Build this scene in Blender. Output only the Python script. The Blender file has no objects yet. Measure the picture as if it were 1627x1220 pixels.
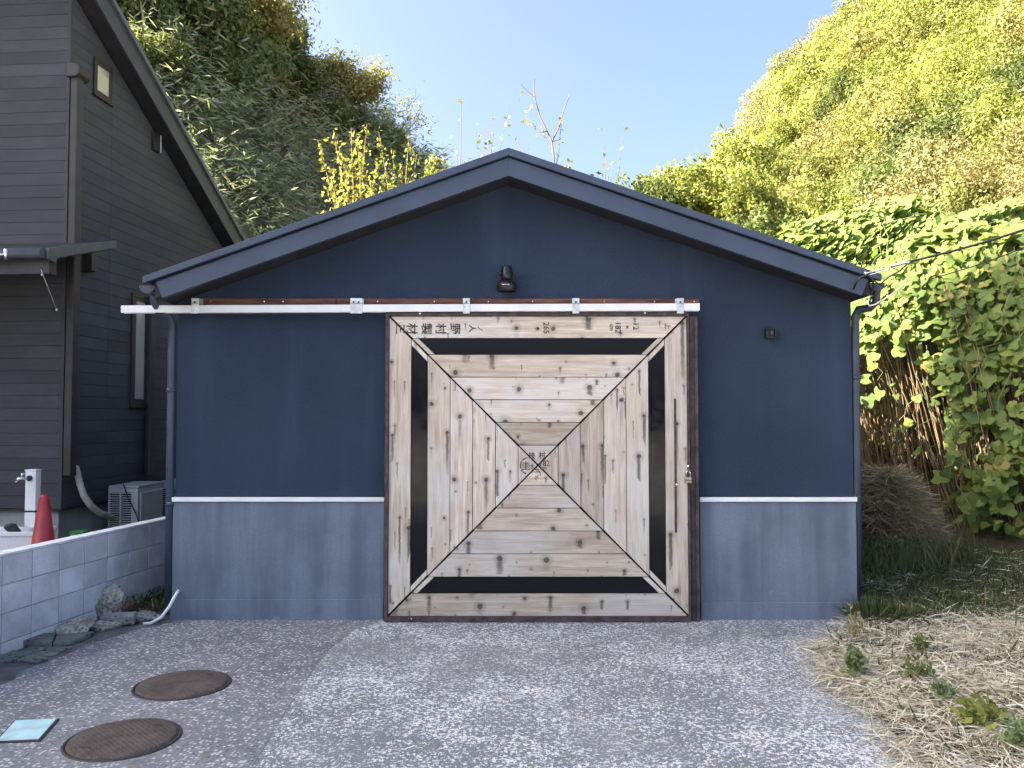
import bpy, bmesh, math, random
import numpy as np
from mathutils import Vector, Matrix, Quaternion
R = math.radians
random.seed(7)
rng = np.random.default_rng(11)
S = bpy.context.scene
COL = S.collection

# ------------------------------------------------------------------ camera
F, CX, CY = 1316.0, 813.5, 610.0          # focal length and centre, in photo pixels
PITCH, EYE = R(2.15), 1.59
cam_d = bpy.data.cameras.new('camera')
cam_d.sensor_width = 36.0
cam_d.lens = 36.0 * F / 1627.0
cam_d.clip_start, cam_d.clip_end = 0.05, 600
cam = bpy.data.objects.new('camera', cam_d)
COL.objects.link(cam)
cam.location = (0, 0, EYE)
cam.rotation_euler = (R(90) + PITCH, 0, 0)
S.camera = cam

# ------------------------------------------------------------------ sky, sun, exposure
SUN_EL, SUN_AZ = R(33), R(-97)            # azimuth from +Y, negative = towards -X
sun_dir = Vector((math.sin(SUN_AZ) * math.cos(SUN_EL), math.cos(SUN_AZ) * math.cos(SUN_EL), math.sin(SUN_EL)))
world = bpy.data.worlds.new('World')
S.world = world
world.use_nodes = True
wt = world.node_tree
sky = wt.nodes.new('ShaderNodeTexSky')
sky.sky_type = 'NISHITA'
sky.sun_disc = False
sky.sun_elevation = SUN_EL
sky.sun_rotation = SUN_AZ
sky.air_density, sky.dust_density, sky.ozone_density = 0.7, 6.0, 1.8
wt.links.new(sky.outputs[0], wt.nodes['Background'].inputs[0])
wt.nodes['Background'].inputs[1].default_value = 0.07
sl = bpy.data.lights.new('sun', 'SUN')
sl.energy, sl.angle, sl.color = 5.0, R(0.53), (1.0, 0.88, 0.7)
sun = bpy.data.objects.new('sun', sl)
COL.objects.link(sun)
sun.rotation_euler = (-sun_dir).to_track_quat('-Z', 'Y').to_euler()
S.view_settings.view_transform = 'Standard'
S.view_settings.look = 'None'
S.view_settings.gamma = 1
S.view_settings.use_curve_mapping = False
S.view_settings.exposure = 2.95

# ------------------------------------------------------------------ pixel measurements -> metres
CP, SP = math.cos(PITCH), math.sin(PITCH)
def ray(u, v):
    x, y = (u - CX) / F, (CY - v) / F
    return Vector((x, CP - y * SP, SP + y * CP))
def at(u, v, Y):
    d = ray(u, v)
    return Vector((0, 0, EYE)) + d * (Y / d.y)
def gnd(u, v, z=0.0):
    d = ray(u, v)
    return Vector((0, 0, EYE)) + d * ((z - EYE) / d.z)
def on_plane(u, v, p, n):
    d, o = ray(u, v), Vector((0, 0, EYE))
    return o + d * ((p - o).dot(n) / d.dot(n))

# ------------------------------------------------------------------ object helpers
def tag(o, label=None, cat=None, group=None, kind=None):
    if label: o['label'] = label
    if cat: o['category'] = cat
    if group: o['group'] = group
    if kind: o['kind'] = kind
    return o
def empty(name, loc=(0, 0, 0), label=None, cat=None, group=None, rz=0.0):
    o = bpy.data.objects.new(name, None)
    COL.objects.link(o)
    o.location = loc
    o.rotation_euler = (0, 0, rz)
    o.empty_display_size = 0.1
    return tag(o, label, cat, group)
def link(name, mesh, mat=None, parent=None, loc=None, kind=None):
    if mat is not None and not mesh.materials: mesh.materials.append(mat)
    o = bpy.data.objects.new(name, mesh)
    COL.objects.link(o)
    if parent is not None: o.parent = parent
    if loc is not None: o.location = loc
    if kind: o['kind'] = kind
    return o

class MB:
    def __init__(s): s.v, s.f, s.sm = [], [], []
    def add(s, vs, fs, smooth=False):
        b = len(s.v)
        s.v += [tuple(v) for v in vs]
        for f in fs:
            s.f.append(tuple(i + b for i in f)); s.sm.append(smooth)
        return s
    def box(s, x0, x1, y0, y1, z0, z1):
        return s.add([(x0,y0,z0),(x1,y0,z0),(x1,y1,z0),(x0,y1,z0),(x0,y0,z1),(x1,y0,z1),(x1,y1,z1),(x0,y1,z1)],
                     [(0,3,2,1),(4,5,6,7),(0,1,5,4),(1,2,6,5),(2,3,7,6),(3,0,4,7)])
    def prism_y(s, poly, y0, y1):            # poly: (x,z) seen from the front, any winding
        a = sum(poly[i][0]*poly[(i+1)%len(poly)][1]-poly[(i+1)%len(poly)][0]*poly[i][1] for i in range(len(poly)))
        if a < 0: poly = poly[::-1]
        n = len(poly)
        vs = [(x, y0, z) for x, z in poly] + [(x, y1, z) for x, z in poly]
        fs = [tuple(range(n)), tuple(range(2*n-1, n-1, -1))]
        for i in range(n):
            j = (i+1) % n
            fs.append((j, i, i+n, j+n))
        return s.add(vs, fs)
    def prism_x(s, poly, x0, x1):            # poly: (y,z)
        a = sum(poly[i][0]*poly[(i+1)%len(poly)][1]-poly[(i+1)%len(poly)][0]*poly[i][1] for i in range(len(poly)))
        if a < 0: poly = poly[::-1]
        n = len(poly)
        vs = [(x0, y, z) for y, z in poly] + [(x1, y, z) for y, z in poly]
        fs = [tuple(range(n-1, -1, -1)), tuple(range(n, 2*n))]
        for i in range(n):
            j = (i+1) % n
            fs.append((i, j, j+n, i+n))
        return s.add(vs, fs)
    def tube(s, pts, r, n=8, caps=True):
        pts = [Vector(p) for p in pts]
        rs = r if isinstance(r, (list, tuple)) else [r] * len(pts)
        rings, up = [], Vector((0, 0, 1))
        vs, fs = [], []
        prev = None
        for i, p in enumerate(pts):
            t = (pts[min(i+1, len(pts)-1)] - pts[max(i-1, 0)]).normalized()
            if prev is None:
                a = t.cross(up)
                if a.length < 1e-3: a = t.cross(Vector((0, 1, 0)))
                a.normalize()
            else:
                a = (prev - t * prev.dot(t)).normalized()
            prev = a
            b = t.cross(a)
            for k in range(n):
                w = 2*math.pi*k/n
                vs.append(p + (a*math.cos(w) + b*math.sin(w)) * rs[i])
        for i in range(len(pts)-1):
            for k in range(n):
                k2 = (k+1) % n
                fs.append((i*n+k, i*n+k2, (i+1)*n+k2, (i+1)*n+k))
        s.add(vs, fs, True)
        if caps:
            b = len(s.v) - len(vs)
            s.f.append(tuple(b+k for k in range(n-1, -1, -1))); s.sm.append(False)
            s.f.append(tuple(b+(len(pts)-1)*n+k for k in range(n))); s.sm.append(False)
        return s
    def lathe(s, prof, n=24, c=(0,0,0), smooth=True):   # prof: (r,z)
        vs, fs = [], []
        for r, z in prof:
            for k in range(n):
                w = 2*math.pi*k/n
                vs.append((c[0]+r*math.cos(w), c[1]+r*math.sin(w), c[2]+z))
        for i in range(len(prof)-1):
            for k in range(n):
                k2 = (k+1) % n
                fs.append((i*n+k, i*n+k2, (i+1)*n+k2, (i+1)*n+k))
        return s.add(vs, fs, smooth)
    def mesh(s, name, mat=None):
        m = bpy.data.meshes.new(name)
        m.from_pydata(s.v, [], s.f)
        m.polygons.foreach_set('use_smooth', s.sm)
        m.update()
        if mat is not None: m.materials.append(mat)
        return m
    def build(s, name, mat, parent=None, bevel=0, kind=None, loc=None):
        m = s.mesh(name, mat)
        bm = bmesh.new(); bm.from_mesh(m)
        bmesh.ops.recalc_face_normals(bm, faces=bm.faces)
        bm.to_mesh(m); bm.free()
        o = link(name, m, None, parent, loc, kind)
        if bevel:
            b = o.modifiers.new('bevel', 'BEVEL')
            b.width, b.segments, b.limit_method, b.angle_limit = bevel, 2, 'ANGLE', R(40)
        return o

def np_mesh(name, verts, faces, mat, tint=None, smooth=False):
    verts = np.asarray(verts, dtype=np.float32); faces = np.asarray(faces, dtype=np.int32)
    m = bpy.data.meshes.new(name)
    k = faces.shape[1]
    m.vertices.add(len(verts)); m.vertices.foreach_set('co', verts.ravel())
    m.loops.add(faces.size); m.loops.foreach_set('vertex_index', faces.ravel())
    m.polygons.add(len(faces)); m.polygons.foreach_set('loop_start', np.arange(len(faces), dtype=np.int32) * k)
    if smooth: m.polygons.foreach_set('use_smooth', np.ones(len(faces), dtype=bool))
    m.update(calc_edges=True)
    if tint is not None:
        a = m.attributes.new('tint', 'FLOAT', 'POINT')
        a.data.foreach_set('value', np.asarray(tint, dtype=np.float32))
    m.materials.append(mat)
    return m

# ------------------------------------------------------------------ materials
class NT:
    def __init__(s, name):
        s.m = bpy.data.materials.new(name); s.m.use_nodes = True
        s.t = s.m.node_tree; s.p = s.t.nodes['Principled BSDF']; s.out = s.t.nodes['Material Output']
    def n(s, typ, inputs=None, **props):
        nd = s.t.nodes.new('ShaderNode' + typ)
        for k, v in props.items(): setattr(nd, k, v)
        for k, v in (inputs or {}).items(): s.set(nd.inputs[k], v)
        return nd
    def set(s, sock, v):
        if hasattr(v, 'links') or isinstance(v, bpy.types.NodeSocket): s.t.links.new(v, sock)
        else: sock.default_value = v
    def math(s, op, a, b=0.0, c=None):
        nd = s.n('Math', operation=op); s.set(nd.inputs[0], a); s.set(nd.inputs[1], b)
        if c is not None: s.set(nd.inputs[2], c)
        return nd.outputs[0]
    def mix(s, fac, a, b, mode='MIX'):
        nd = s.n('Mix', data_type='RGBA', blend_type=mode)
        s.set(nd.inputs[0], fac); s.set(nd.inputs[6], a); s.set(nd.inputs[7], b)
        return nd.outputs[2]
    def ramp(s, fac, lo, hi, a=0.0, b=1.0):
        nd = s.n('MapRange', interpolation_type='SMOOTHSTEP', clamp=True)
        s.set(nd.inputs[0], fac); s.set(nd.inputs[1], lo); s.set(nd.inputs[2], hi); s.set(nd.inputs[3], a); s.set(nd.inputs[4], b)
        return nd.outputs[0]
    def obj(s, scale=(1,1,1), rnd=0.0):
        tc = s.n('TexCoord').outputs['Object']
        mp = s.n('Mapping', {'Vector': tc, 'Scale': scale})
        if rnd:
            oi = s.n('ObjectInfo').outputs['Random']
            cb = s.n('CombineXYZ', {0: s.math('MULTIPLY', oi, 37.1*rnd), 1: s.math('MULTIPLY', oi, 53.7*rnd), 2: s.math('MULTIPLY', oi, 91.3*rnd)})
            s.set(mp.inputs['Location'], cb.outputs[0])
        return mp.outputs[0]
    def noise(s, vec, scale, detail=4, rough=0.55):
        return s.n('TexNoise', {'Vector': vec, 'Scale': scale, 'Detail': detail, 'Roughness': rough}).outputs['Fac']
    def bump(s, h, dist=0.01, strength=0.5):
        b = s.n('Bump', {'Height': h, 'Distance': dist, 'Strength': strength}).outputs[0]
        s.set(s.p.inputs['Normal'], b)
        return b
def C4(c, k=1.0): return (c[0]*k, c[1]*k, c[2]*k, 1)
def simple(name, col, rough=0.6, metal=0.0, var=0.2, scale=6, bump=0.0, bscale=80, rnd=0.0, spec=0.5, sc=(1,1,1), objvar=0.0):
    t = NT(name)
    v = t.obj(sc, rnd)
    f = t.ramp(t.noise(v, scale, 5), 0.3, 0.7)
    c = t.mix(f, C4(col, 1-var), C4(col, 1+var))
    if objvar:
        oi = t.n('ObjectInfo').outputs['Random']
        hv = t.n('HueSaturation', {'Value': t.math('ADD', t.math('MULTIPLY', oi, 2*objvar), 1-objvar), 'Color': c})
        c = hv.outputs[0]
    t.set(t.p.inputs['Base Color'], c)
    t.p.inputs['Roughness'].default_value = rough
    t.p.inputs['Metallic'].default_value = metal
    t.p.inputs['Specular IOR Level'].default_value = spec
    if bump: t.bump(t.noise(v, bscale, 3), bump, 0.6)
    return t.m

def stucco(name, col):
    t = NT(name)
    v = t.obj()
    big = t.ramp(t.noise(v, 0.9, 5, 0.6), 0.3, 0.72)
    fine = t.noise(v, 90, 3, 0.7)
    grit = t.n('TexVoronoi', {'Vector': v, 'Scale': 140.0}).outputs['Distance']
    c = t.mix(big, C4(col, 0.88), C4(col, 1.1))
    c = t.mix(t.ramp(fine, 0.3, 0.75), t.mix(1.0, c, (0.66,0.66,0.66,1), "MULTIPLY"), c)
    st = t.noise(t.obj((3.0, 3.0, 0.35)), 1.0, 5, 0.6)
    c = t.mix(t.ramp(st, 0.5, 0.75, 0, 0.3), c, C4(col, 1.45))
    c = t.mix(t.ramp(t.noise(v, 170, 2), 0.66, 0.74, 0, 0.18), c, C4((0.2, 0.22, 0.26)))
    t.set(t.p.inputs['Base Color'], c)
    t.p.inputs['Roughness'].default_value = 0.9
    t.p.inputs['Specular IOR Level'].default_value = 0.25
    t.bump(t.math('ADD', t.math('MULTIPLY', fine, 1.0), t.math('MULTIPLY', grit, 0.6)), 0.006, 0.7)
    return t.m
M = {}
M['stucco'] = stucco('dark_stucco', (0.036, 0.054, 0.096))
def base_concrete():
    t = NT('painted_concrete')
    v = t.obj()
    st = t.noise(t.obj((5.5, 5.5, 0.45)), 1.0, 5, 0.6)
    cl = t.noise(v, 1.7, 6, 0.65)
    f = t.ramp(t.math('ADD', t.math('MULTIPLY', st, 0.6), t.math('MULTIPLY', cl, 0.4)), 0.36, 0.64)
    c = t.mix(f, C4((0.094, 0.122, 0.168)), C4((0.168, 0.21, 0.27)))
    fine = t.noise(v, 60, 4, 0.7)
    c = t.mix(t.ramp(fine, 0.35, 0.7, 0.0, 0.3), c, C4((0.07, 0.1, 0.13)))
    blot = t.noise(v, 4.2, 2, 0.4)
    c = t.mix(t.ramp(blot, 0.7, 0.74, 0, 0.35), c, C4((0.3, 0.32, 0.36)))
    t.set(t.p.inputs['Base Color'], c)
    t.p.inputs['Roughness'].default_value = 0.82
    t.bump(fine, 0.003, 0.5)
    return t.m
M['base'] = base_concrete()
M['trim'] = simple('dark_roof_paint', (0.037, 0.057, 0.1), 0.55, var=0.12, scale=3, bump=0.0012, bscale=120)
M['roofing'] = simple('roof_sheet', (0.04, 0.058, 0.095), 0.5, var=0.2, scale=4)
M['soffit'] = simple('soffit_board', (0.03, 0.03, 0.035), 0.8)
M['white_metal'] = simple('white_enamel', (0.74, 0.76, 0.78), 0.4, var=0.06, scale=5)
M['galv'] = simple('galvanised_steel', (0.55, 0.6, 0.62), 0.42, metal=0.55, var=0.22, scale=30)
M['rust_board'] = simple('rusty_brown_board', (0.12, 0.052, 0.036), 0.8, var=0.5, scale=14, sc=(0.3,1,2.5), bump=0.002)
M['door_steel'] = simple('rusty_dark_steel', (0.06, 0.043, 0.043), 0.65, metal=0.1, var=0.45, scale=16, bump=0.001)
M['black'] = simple('black_plastic', (0.012, 0.012, 0.014), 0.35, var=0.2)
M['dark_void'] = simple('dark_backing', (0.006, 0.006, 0.007), 0.9)
M['pipe'] = simple('dark_pipe', (0.037, 0.052, 0.085), 0.45, var=0.2, scale=4)
M['brass'] = simple('old_brass', (0.34, 0.31, 0.24), 0.4, metal=0.6, var=0.2, scale=60)
M['steel'] = simple('bright_steel', (0.75, 0.75, 0.76), 0.25, metal=0.9)
M['cable'] = simple('black_cable', (0.015, 0.018, 0.02), 0.5)
M['pale_cable'] = simple('pale_cable', (0.62, 0.62, 0.5), 0.5)
M['hose'] = simple('white_hose', (0.72, 0.72, 0.7), 0.5)
def glass_dark():
    t = NT('tinted_glass')
    t.p.inputs['Base Color'].default_value = (0.008, 0.009, 0.012, 1)
    t.p.inputs['Roughness'].default_value = 0.08
    t.p.inputs['IOR'].default_value = 1.3
    t.set(t.p.inputs['Roughness'], t.ramp(t.noise(t.obj(), 9, 3), 0.3, 0.7, 0.05, 0.16))
    return t.m
M['glass'] = glass_dark()
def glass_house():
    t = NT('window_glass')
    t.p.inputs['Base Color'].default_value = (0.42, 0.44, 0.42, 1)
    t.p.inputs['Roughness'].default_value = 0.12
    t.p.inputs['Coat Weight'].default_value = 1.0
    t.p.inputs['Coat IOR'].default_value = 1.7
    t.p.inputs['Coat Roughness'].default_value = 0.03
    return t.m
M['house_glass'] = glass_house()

def wood(name, axis):
    """weathered cedar; axis 'x' or 'z' is the grain direction, door coordinates in metres"""
    t = NT(name)
    tc = t.n('TexCoord').outputs['Object']
    oi = t.n('ObjectInfo').outputs['Random']
    off = t.n('CombineXYZ', {0: t.math('MULTIPLY', oi, 41.3), 1: t.math('MULTIPLY', oi, 17.9), 2: t.math('MULTIPLY', oi, 29.7)}).outputs[0]
    p = t.n('VectorMath', {0: tc, 1: off}, operation='ADD').outputs[0]
    g = (1.0, 1.0, 14.0) if axis == 'x' else (14.0, 1.0, 1.0)
    pg = t.n('Mapping', {'Vector': p, 'Scale': g}).outputs[0]
    warp = t.noise(p, 3.0, 2)
    gr = t.n('TexNoise', {'Vector': pg, 'Scale': 2.2, 'Detail': 7.0, 'Roughness': 0.62, 'Distortion': 0.35}).outputs['Fac']
    g2 = (1.2, 1.0, 60.0) if axis == 'x' else (60.0, 1.0, 1.2)
    fi = t.noise(t.n('Mapping', {'Vector': p, 'Scale': g2}).outputs[0], 3.0, 4, 0.6)
    c = t.mix(t.ramp(gr, 0.28, 0.72), C4((0.42, 0.34, 0.26)), C4((0.68, 0.605, 0.505)))
    c = t.mix(t.ramp(fi, 0.4, 0.75, 0.0, 0.45), c, C4((0.29, 0.24, 0.19)))
    grey = t.ramp(t.noise(p, 1.6, 4, 0.6), 0.42, 0.66, 0.0, 0.75)
    c = t.mix(grey, c, t.mix(t.ramp(fi, 0.3, 0.8), C4((0.66, 0.635, 0.6)), C4((0.48, 0.46, 0.43))))
    hv = t.n('HueSaturation', {'Value': t.math('ADD', t.math('MULTIPLY', oi, 0.36), 0.8), 'Color': c})
    c = hv.outputs[0]
    # knots with stains running down from them
    sx = t.n('SeparateXYZ', {0: p})
    k2 = t.n('CombineXYZ', {0: sx.outputs[0], 1: sx.outputs[2], 2: 0.0}).outputs[0]
    def knots(sc, r0, r1, keep, runl, runw, dark, seed):
        mp = t.n('Mapping', {'Vector': k2, 'Scale': (sc[0], sc[1], 1), 'Location': (seed, seed*1.7, 0)}).outputs[0]
        vo = t.n('TexVoronoi', {'Vector': mp, 'Scale': 1.0, 'Randomness': 0.95}, voronoi_dimensions='2D')
        d = t.n('VectorMath', {0: mp, 1: vo.outputs['Position']}, operation='SUBTRACT').outputs[0]
        ds = t.n('SeparateXYZ', {0: d})
        dx = t.math('DIVIDE', ds.outputs[0], sc[0]); dz = t.math('DIVIDE', ds.outputs[1], sc[1])
        wob = t.math('MULTIPLY', t.math('SUBTRACT', t.noise(p, 26, 3), 0.5), 0.016)
        dx = t.math('ADD', dx, wob); dz = t.math('ADD', dz, wob)
        cr = t.n('SeparateColor', {0: vo.outputs['Color']})
        on = t.math('LESS_THAN', cr.outputs[0], keep)
        rad = t.math('ADD', t.math('MULTIPLY', cr.outputs[1], r1 - r0), r0)
        dist = t.math('SQRT', t.math('ADD', t.math('MULTIPLY', dx, dx), t.math('MULTIPLY', dz, dz)))
        core = t.ramp(t.math('DIVIDE', dist, rad), 0.55, 1.0, 1.0, 0.0)
        halo = t.ramp(t.math('DIVIDE', dist, rad), 0.8, 2.4, 0.35, 0.0)
        L = t.math('ADD', t.math('MULTIPLY', cr.outputs[2], runl), 0.03)
        side = t.ramp(t.math('DIVIDE', t.math('ABSOLUTE', dx), t.math('ADD', t.math('MULTIPLY', rad, runw), 0.002)), 0.15, 1.0, 1.0, 0.0)
        down = t.math('MULTIPLY', t.ramp(dz, -0.004, 0.004, 1.0, 0.0), t.ramp(t.math('DIVIDE', t.math('MULTIPLY', dz, -1.0), L), 0.25, 1.0, 1.0, 0.0))
        run = t.math('MULTIPLY', t.math('MULTIPLY', side, down), t.ramp(cr.outputs[2], 0.3, 0.6, 0.15, 0.85))
        a = t.math('MAXIMUM', t.math('MAXIMUM', core, halo), run)
        return t.math('MULTIPLY', t.math('MULTIPLY', a, on), dark)
    if axis == 'x':
        ka = knots((3.4, 8.0), 0.013, 0.032, 0.56, 0.22, 1.2, 0.85, 1.3)
        kb = knots((5.5, 11.0), 0.005, 0.012, 0.5, 0.04, 0.9, 0.72, 5.1)
    else:
        ka = knots((8.5, 1.9), 0.011, 0.025, 0.75, 0.62, 0.9, 0.88, 2.6)
        kb = knots((11.0, 4.5), 0.005, 0.012, 0.5, 0.16, 0.8, 0.72, 7.7)
    k = t.math('MAXIMUM', ka, kb)
    c = t.mix(k, c, C4((0.032, 0.027, 0.028)))
    t.set(t.p.inputs['Base Color'], c)
    t.p.inputs['Roughness'].default_value = 0.78
    t.p.inputs['Specular IOR Level'].default_value = 0.3
    t.bump(t.math('ADD', fi, t.math('MULTIPLY', gr, 0.7)), 0.0022, 0.6)
    return t.m
M['wood_x'] = wood('cedar_horizontal', 'x')
M['wood_z'] = wood('cedar_vertical', 'z')
def ink():
    t = NT('stencil_ink')
    f = t.ramp(t.noise(t.obj((1,1,1), 1.0), 55, 4, 0.7), 0.42, 0.62)
    t.set(t.p.inputs['Base Color'], t.mix(f, C4((0.02, 0.018, 0.02)), C4((0.16, 0.13, 0.11))))
    t.p.inputs['Roughness'].default_value = 0.9
    return t.m
M['ink'] = ink()

def siding(name, col):
    t = NT(name)
    v = t.obj((1,1,1), 1.0)
    f = t.ramp(t.noise(v, 1.2, 5), 0.3, 0.7)
    c = t.mix(f, C4(col, 0.86), C4(col, 1.14))
    g = t.noise(t.obj((6,6,40), 1.0), 1.5, 4, 0.6)
    c = t.mix(t.ramp(g, 0.4, 0.7, 0, 0.3), c, C4(col, 0.6))
    hv = t.n('HueSaturation', {'Value': t.math('ADD', t.math('MULTIPLY', t.n('ObjectInfo').outputs['Random'], 0.16), 0.92), 'Color': c})
    t.set(t.p.inputs['Base Color'], hv.outputs[0])
    t.p.inputs['Roughness'].default_value = 0.7
    t.p.inputs['Specular IOR Level'].default_value = 0.3
    t.bump(t.math('ADD', g, t.noise(v, 120, 2)), 0.0015, 0.5)
    return t.m
M['siding'] = siding('brown_grey_siding', (0.068, 0.072, 0.082))
M['house_trim'] = simple('house_trim', (0.034, 0.033, 0.036), 0.5, var=0.2)
M['house_roof'] = simple('house_verge', (0.085, 0.098, 0.115), 0.45, var=0.15)
M['verge_face'] = simple('verge_face', (0.042, 0.05, 0.056), 0.5, var=0.15)
M['bronze'] = simple('bronze_frame', (0.03, 0.025, 0.025), 0.45, metal=0.1)
M['foundation'] = simple('foundation_render', (0.36, 0.36, 0.35), 0.85, var=0.2, bump=0.002, scale=3)
def block_mat():
    t = NT('concrete_block')
    v = t.obj((1,1,1), 1.0)
    big = t.ramp(t.noise(v, 3.0, 5, 0.65), 0.32, 0.7)
    c = t.mix(big, C4((0.56, 0.565, 0.61)), C4((0.8, 0.81, 0.845)))
    fi = t.noise(v, 110, 3, 0.7)
    c = t.mix(t.ramp(fi, 0.55, 0.75, 0, 0.5), c, C4((0.14, 0.14, 0.14)))
    hv = t.n('HueSaturation', {'Value': t.math('ADD', t.math('MULTIPLY', t.n('ObjectInfo').outputs['Random'], 0.22), 0.86), 'Color': c})
    t.set(t.p.inputs['Base Color'], hv.outputs[0])
    t.p.inputs['Roughness'].default_value = 0.9
    t.bump(fi, 0.003, 0.6)
    return t.m
M['block'] = block_mat()
M['mortar'] = simple('mortar', (0.34, 0.34, 0.36), 0.95, var=0.25, scale=20)
M['coping'] = simple('pale_coping', (0.78, 0.79, 0.82), 0.85, var=0.15, scale=8, bump=0.002)

def drive(name, kind):
    t = NT(name)
    tc = t.n('TexCoord').outputs['Object']
    big = t.noise(tc, 0.8, 5, 0.6)
    mid = t.noise(tc, 4.5, 5, 0.7)
    fl = t.n('TexNoise', {'Vector': tc, 'Scale': 62.0, 'Detail': 3.0, 'Roughness': 0.6}).outputs['Fac']
    fl2 = t.noise(tc, 150, 2, 0.7)
    grain = t.math('ADD', t.math('MULTIPLY', fl, 0.72), t.math('MULTIPLY', fl2, 0.28))
    patch = t.ramp(t.math('ADD', t.math('MULTIPLY', big, 0.65), t.math('MULTIPLY', mid, 0.35)), 0.34, 0.66)
    vo = t.n('TexVoronoi', {'Vector': tc, 'Scale': 46.0, 'Randomness': 1.0})
    vcol = t.n('SeparateColor', {0: vo.outputs['Color']}).outputs[0]
    if kind == 'slab':
        th = t.math('SUBTRACT', 0.572, t.math('MULTIPLY', patch, 0.09))
        f = t.ramp(t.math('SUBTRACT', grain, th), -0.03, 0.06)
        c = t.mix(t.ramp(fl2, 0.3, 0.7), C4((0.12, 0.13, 0.143)), C4((0.21, 0.224, 0.236)))
        c = t.mix(f, c, t.mix(t.ramp(fl2, 0.35, 0.65), C4((0.45, 0.475, 0.495)), C4((0.8, 0.83, 0.84))))
        stn = t.ramp(t.noise(tc, 0.7, 4), 0.47, 0.68, 0, 0.55)
        c = t.mix(stn, c, C4((0.22, 0.228, 0.235)))
        crk = t.n('TexVoronoi', {'Vector': t.n('VectorMath', {0: tc, 1: t.n('TexNoise', {'Vector': tc, 'Scale': 2.5}).outputs['Color']}, operation='ADD').outputs[0], 'Scale': 0.33}, feature='DISTANCE_TO_EDGE').outputs['Distance']
        c = t.mix(t.ramp(crk, 0.001, 0.006, 0.45, 0), c, C4((0.09, 0.09, 0.1)))
    else:
        peb = t.ramp(vo.outputs['Distance'], 0.3, 0.5, 1.0, 0.0)
        on = t.math('MULTIPLY', t.ramp(vcol, 0.5, 0.6), t.ramp(mid, 0.3, 0.5))
        c = t.mix(patch, C4((0.16, 0.17, 0.185)), C4((0.275, 0.285, 0.3)))
        c = t.mix(t.ramp(grain, 0.35, 0.65), t.mix(1.0, c, (0.62,0.62,0.63,1), 'MULTIPLY'), c)
        c = t.mix(t.math('MULTIPLY', t.math('MULTIPLY', peb, on), 0.85), c, C4((0.56, 0.565, 0.58)))
        dk = t.math('MULTIPLY', peb, t.ramp(vcol, 0.26, 0.2))
        c = t.mix(t.math('MULTIPLY', dk, 0.7), c, C4((0.09, 0.088, 0.092)))
        lim = t.ramp(t.noise(tc, 1.3, 6, 0.7), 0.62, 0.72, 0, 0.5)
        c = t.mix(lim, c, C4((0.5, 0.5, 0.52)))
        br = t.ramp(t.noise(tc, 0.9, 4), 0.52, 0.68, 0, 0.3)
        c = t.mix(br, c, C4((0.2, 0.19, 0.185)))
    t.set(t.p.inputs['Base Color'], c)
    t.p.inputs['Roughness'].default_value = 0.9
    t.p.inputs['Specular IOR Level'].default_value = 0.25
    t.bump(t.math('ADD', grain, t.math('MULTIPLY', t.ramp(vo.outputs['Distance'], 0.1, 0.6, 1, 0), 0.3)), 0.006, 0.5)
    return t.m
M['slab'] = drive('old_concrete', 'slab')
M['aggregate'] = drive('exposed_aggregate', 'aggregate')
M['pale_ground'] = simple('pale_bounce_ground', (0.36, 0.35, 0.33), 0.95, var=0.35, scale=4, bump=0.01, bscale=40)  # pale concrete tone chosen to bounce sunlight onto the shaded front
M['strip'] = simple('dark_asphalt', (0.1, 0.1, 0.105), 0.95, var=0.4, scale=7, bump=0.008, bscale=60)
M['earth'] = simple('earth', (0.06, 0.048, 0.034), 0.95, var=0.5, scale=3, bump=0.02, bscale=25)
M['hill_earth'] = simple('hill_soil', (0.055, 0.05, 0.026), 0.95, var=0.5, scale=1.2, bump=0.05, bscale=8)
M['dry_slope'] = simple('dry_slope', (0.13, 0.125, 0.085), 0.95, var=0.45, scale=2, bump=0.05, bscale=10)
M['cover'] = simple('rusty_iron', (0.072, 0.056, 0.048), 0.8, metal=0.15, var=0.4, scale=12, bump=0.0025, bscale=70)
def cover_mat():
    t = NT('rusty_iron_cast')
    v = t.obj()
    sx = t.n('SeparateXYZ', {0: v})
    pat = t.math('MULTIPLY', t.math('SINE', t.math('MULTIPLY', sx.outputs[0], 190.0)), t.math('SINE', t.math('MULTIPLY', sx.outputs[1], 190.0)))
    f = t.ramp(t.noise(v, 11, 6, 0.7), 0.3, 0.7)
    c = t.mix(f, C4((0.045, 0.035, 0.031)), C4((0.1, 0.078, 0.066)))
    c = t.mix(t.ramp(t.noise(v, 60, 3), 0.55, 0.75, 0, 0.5), c, C4((0.15, 0.13, 0.115)))
    c = t.mix(t.ramp(pat, 0.3, 0.7, 0, 0.25), c, C4((0.14, 0.11, 0.09)))
    t.set(t.p.inputs['Base Color'], c)
    t.p.inputs['Roughness'].default_value = 0.8
    t.bump(t.math('ADD', t.ramp(pat, 0.2, 0.6), t.noise(v, 80, 3)), 0.004, 0.8)
    return t.m
M['cover'] = cover_mat()
M['iron_ring'] = simple('dark_iron', (0.03, 0.028, 0.028), 0.7, var=0.3, scale=20)
M['blue_plate'] = simple('pale_blue_paint', (0.4, 0.6, 0.62), 0.6, var=0.14, scale=9, bump=0.001)
M['cone'] = simple('red_cone', (0.3, 0.026, 0.03), 0.5, var=0.2, scale=7)
M['ac'] = simple('ac_casing', (0.48, 0.48, 0.47), 0.5, var=0.06)
M['duct'] = simple('duct_wrap', (0.5, 0.48, 0.41), 0.7, var=0.12, scale=20)
M['green'] = simple('green_plastic', (0.03, 0.3, 0.06), 0.5)
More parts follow.
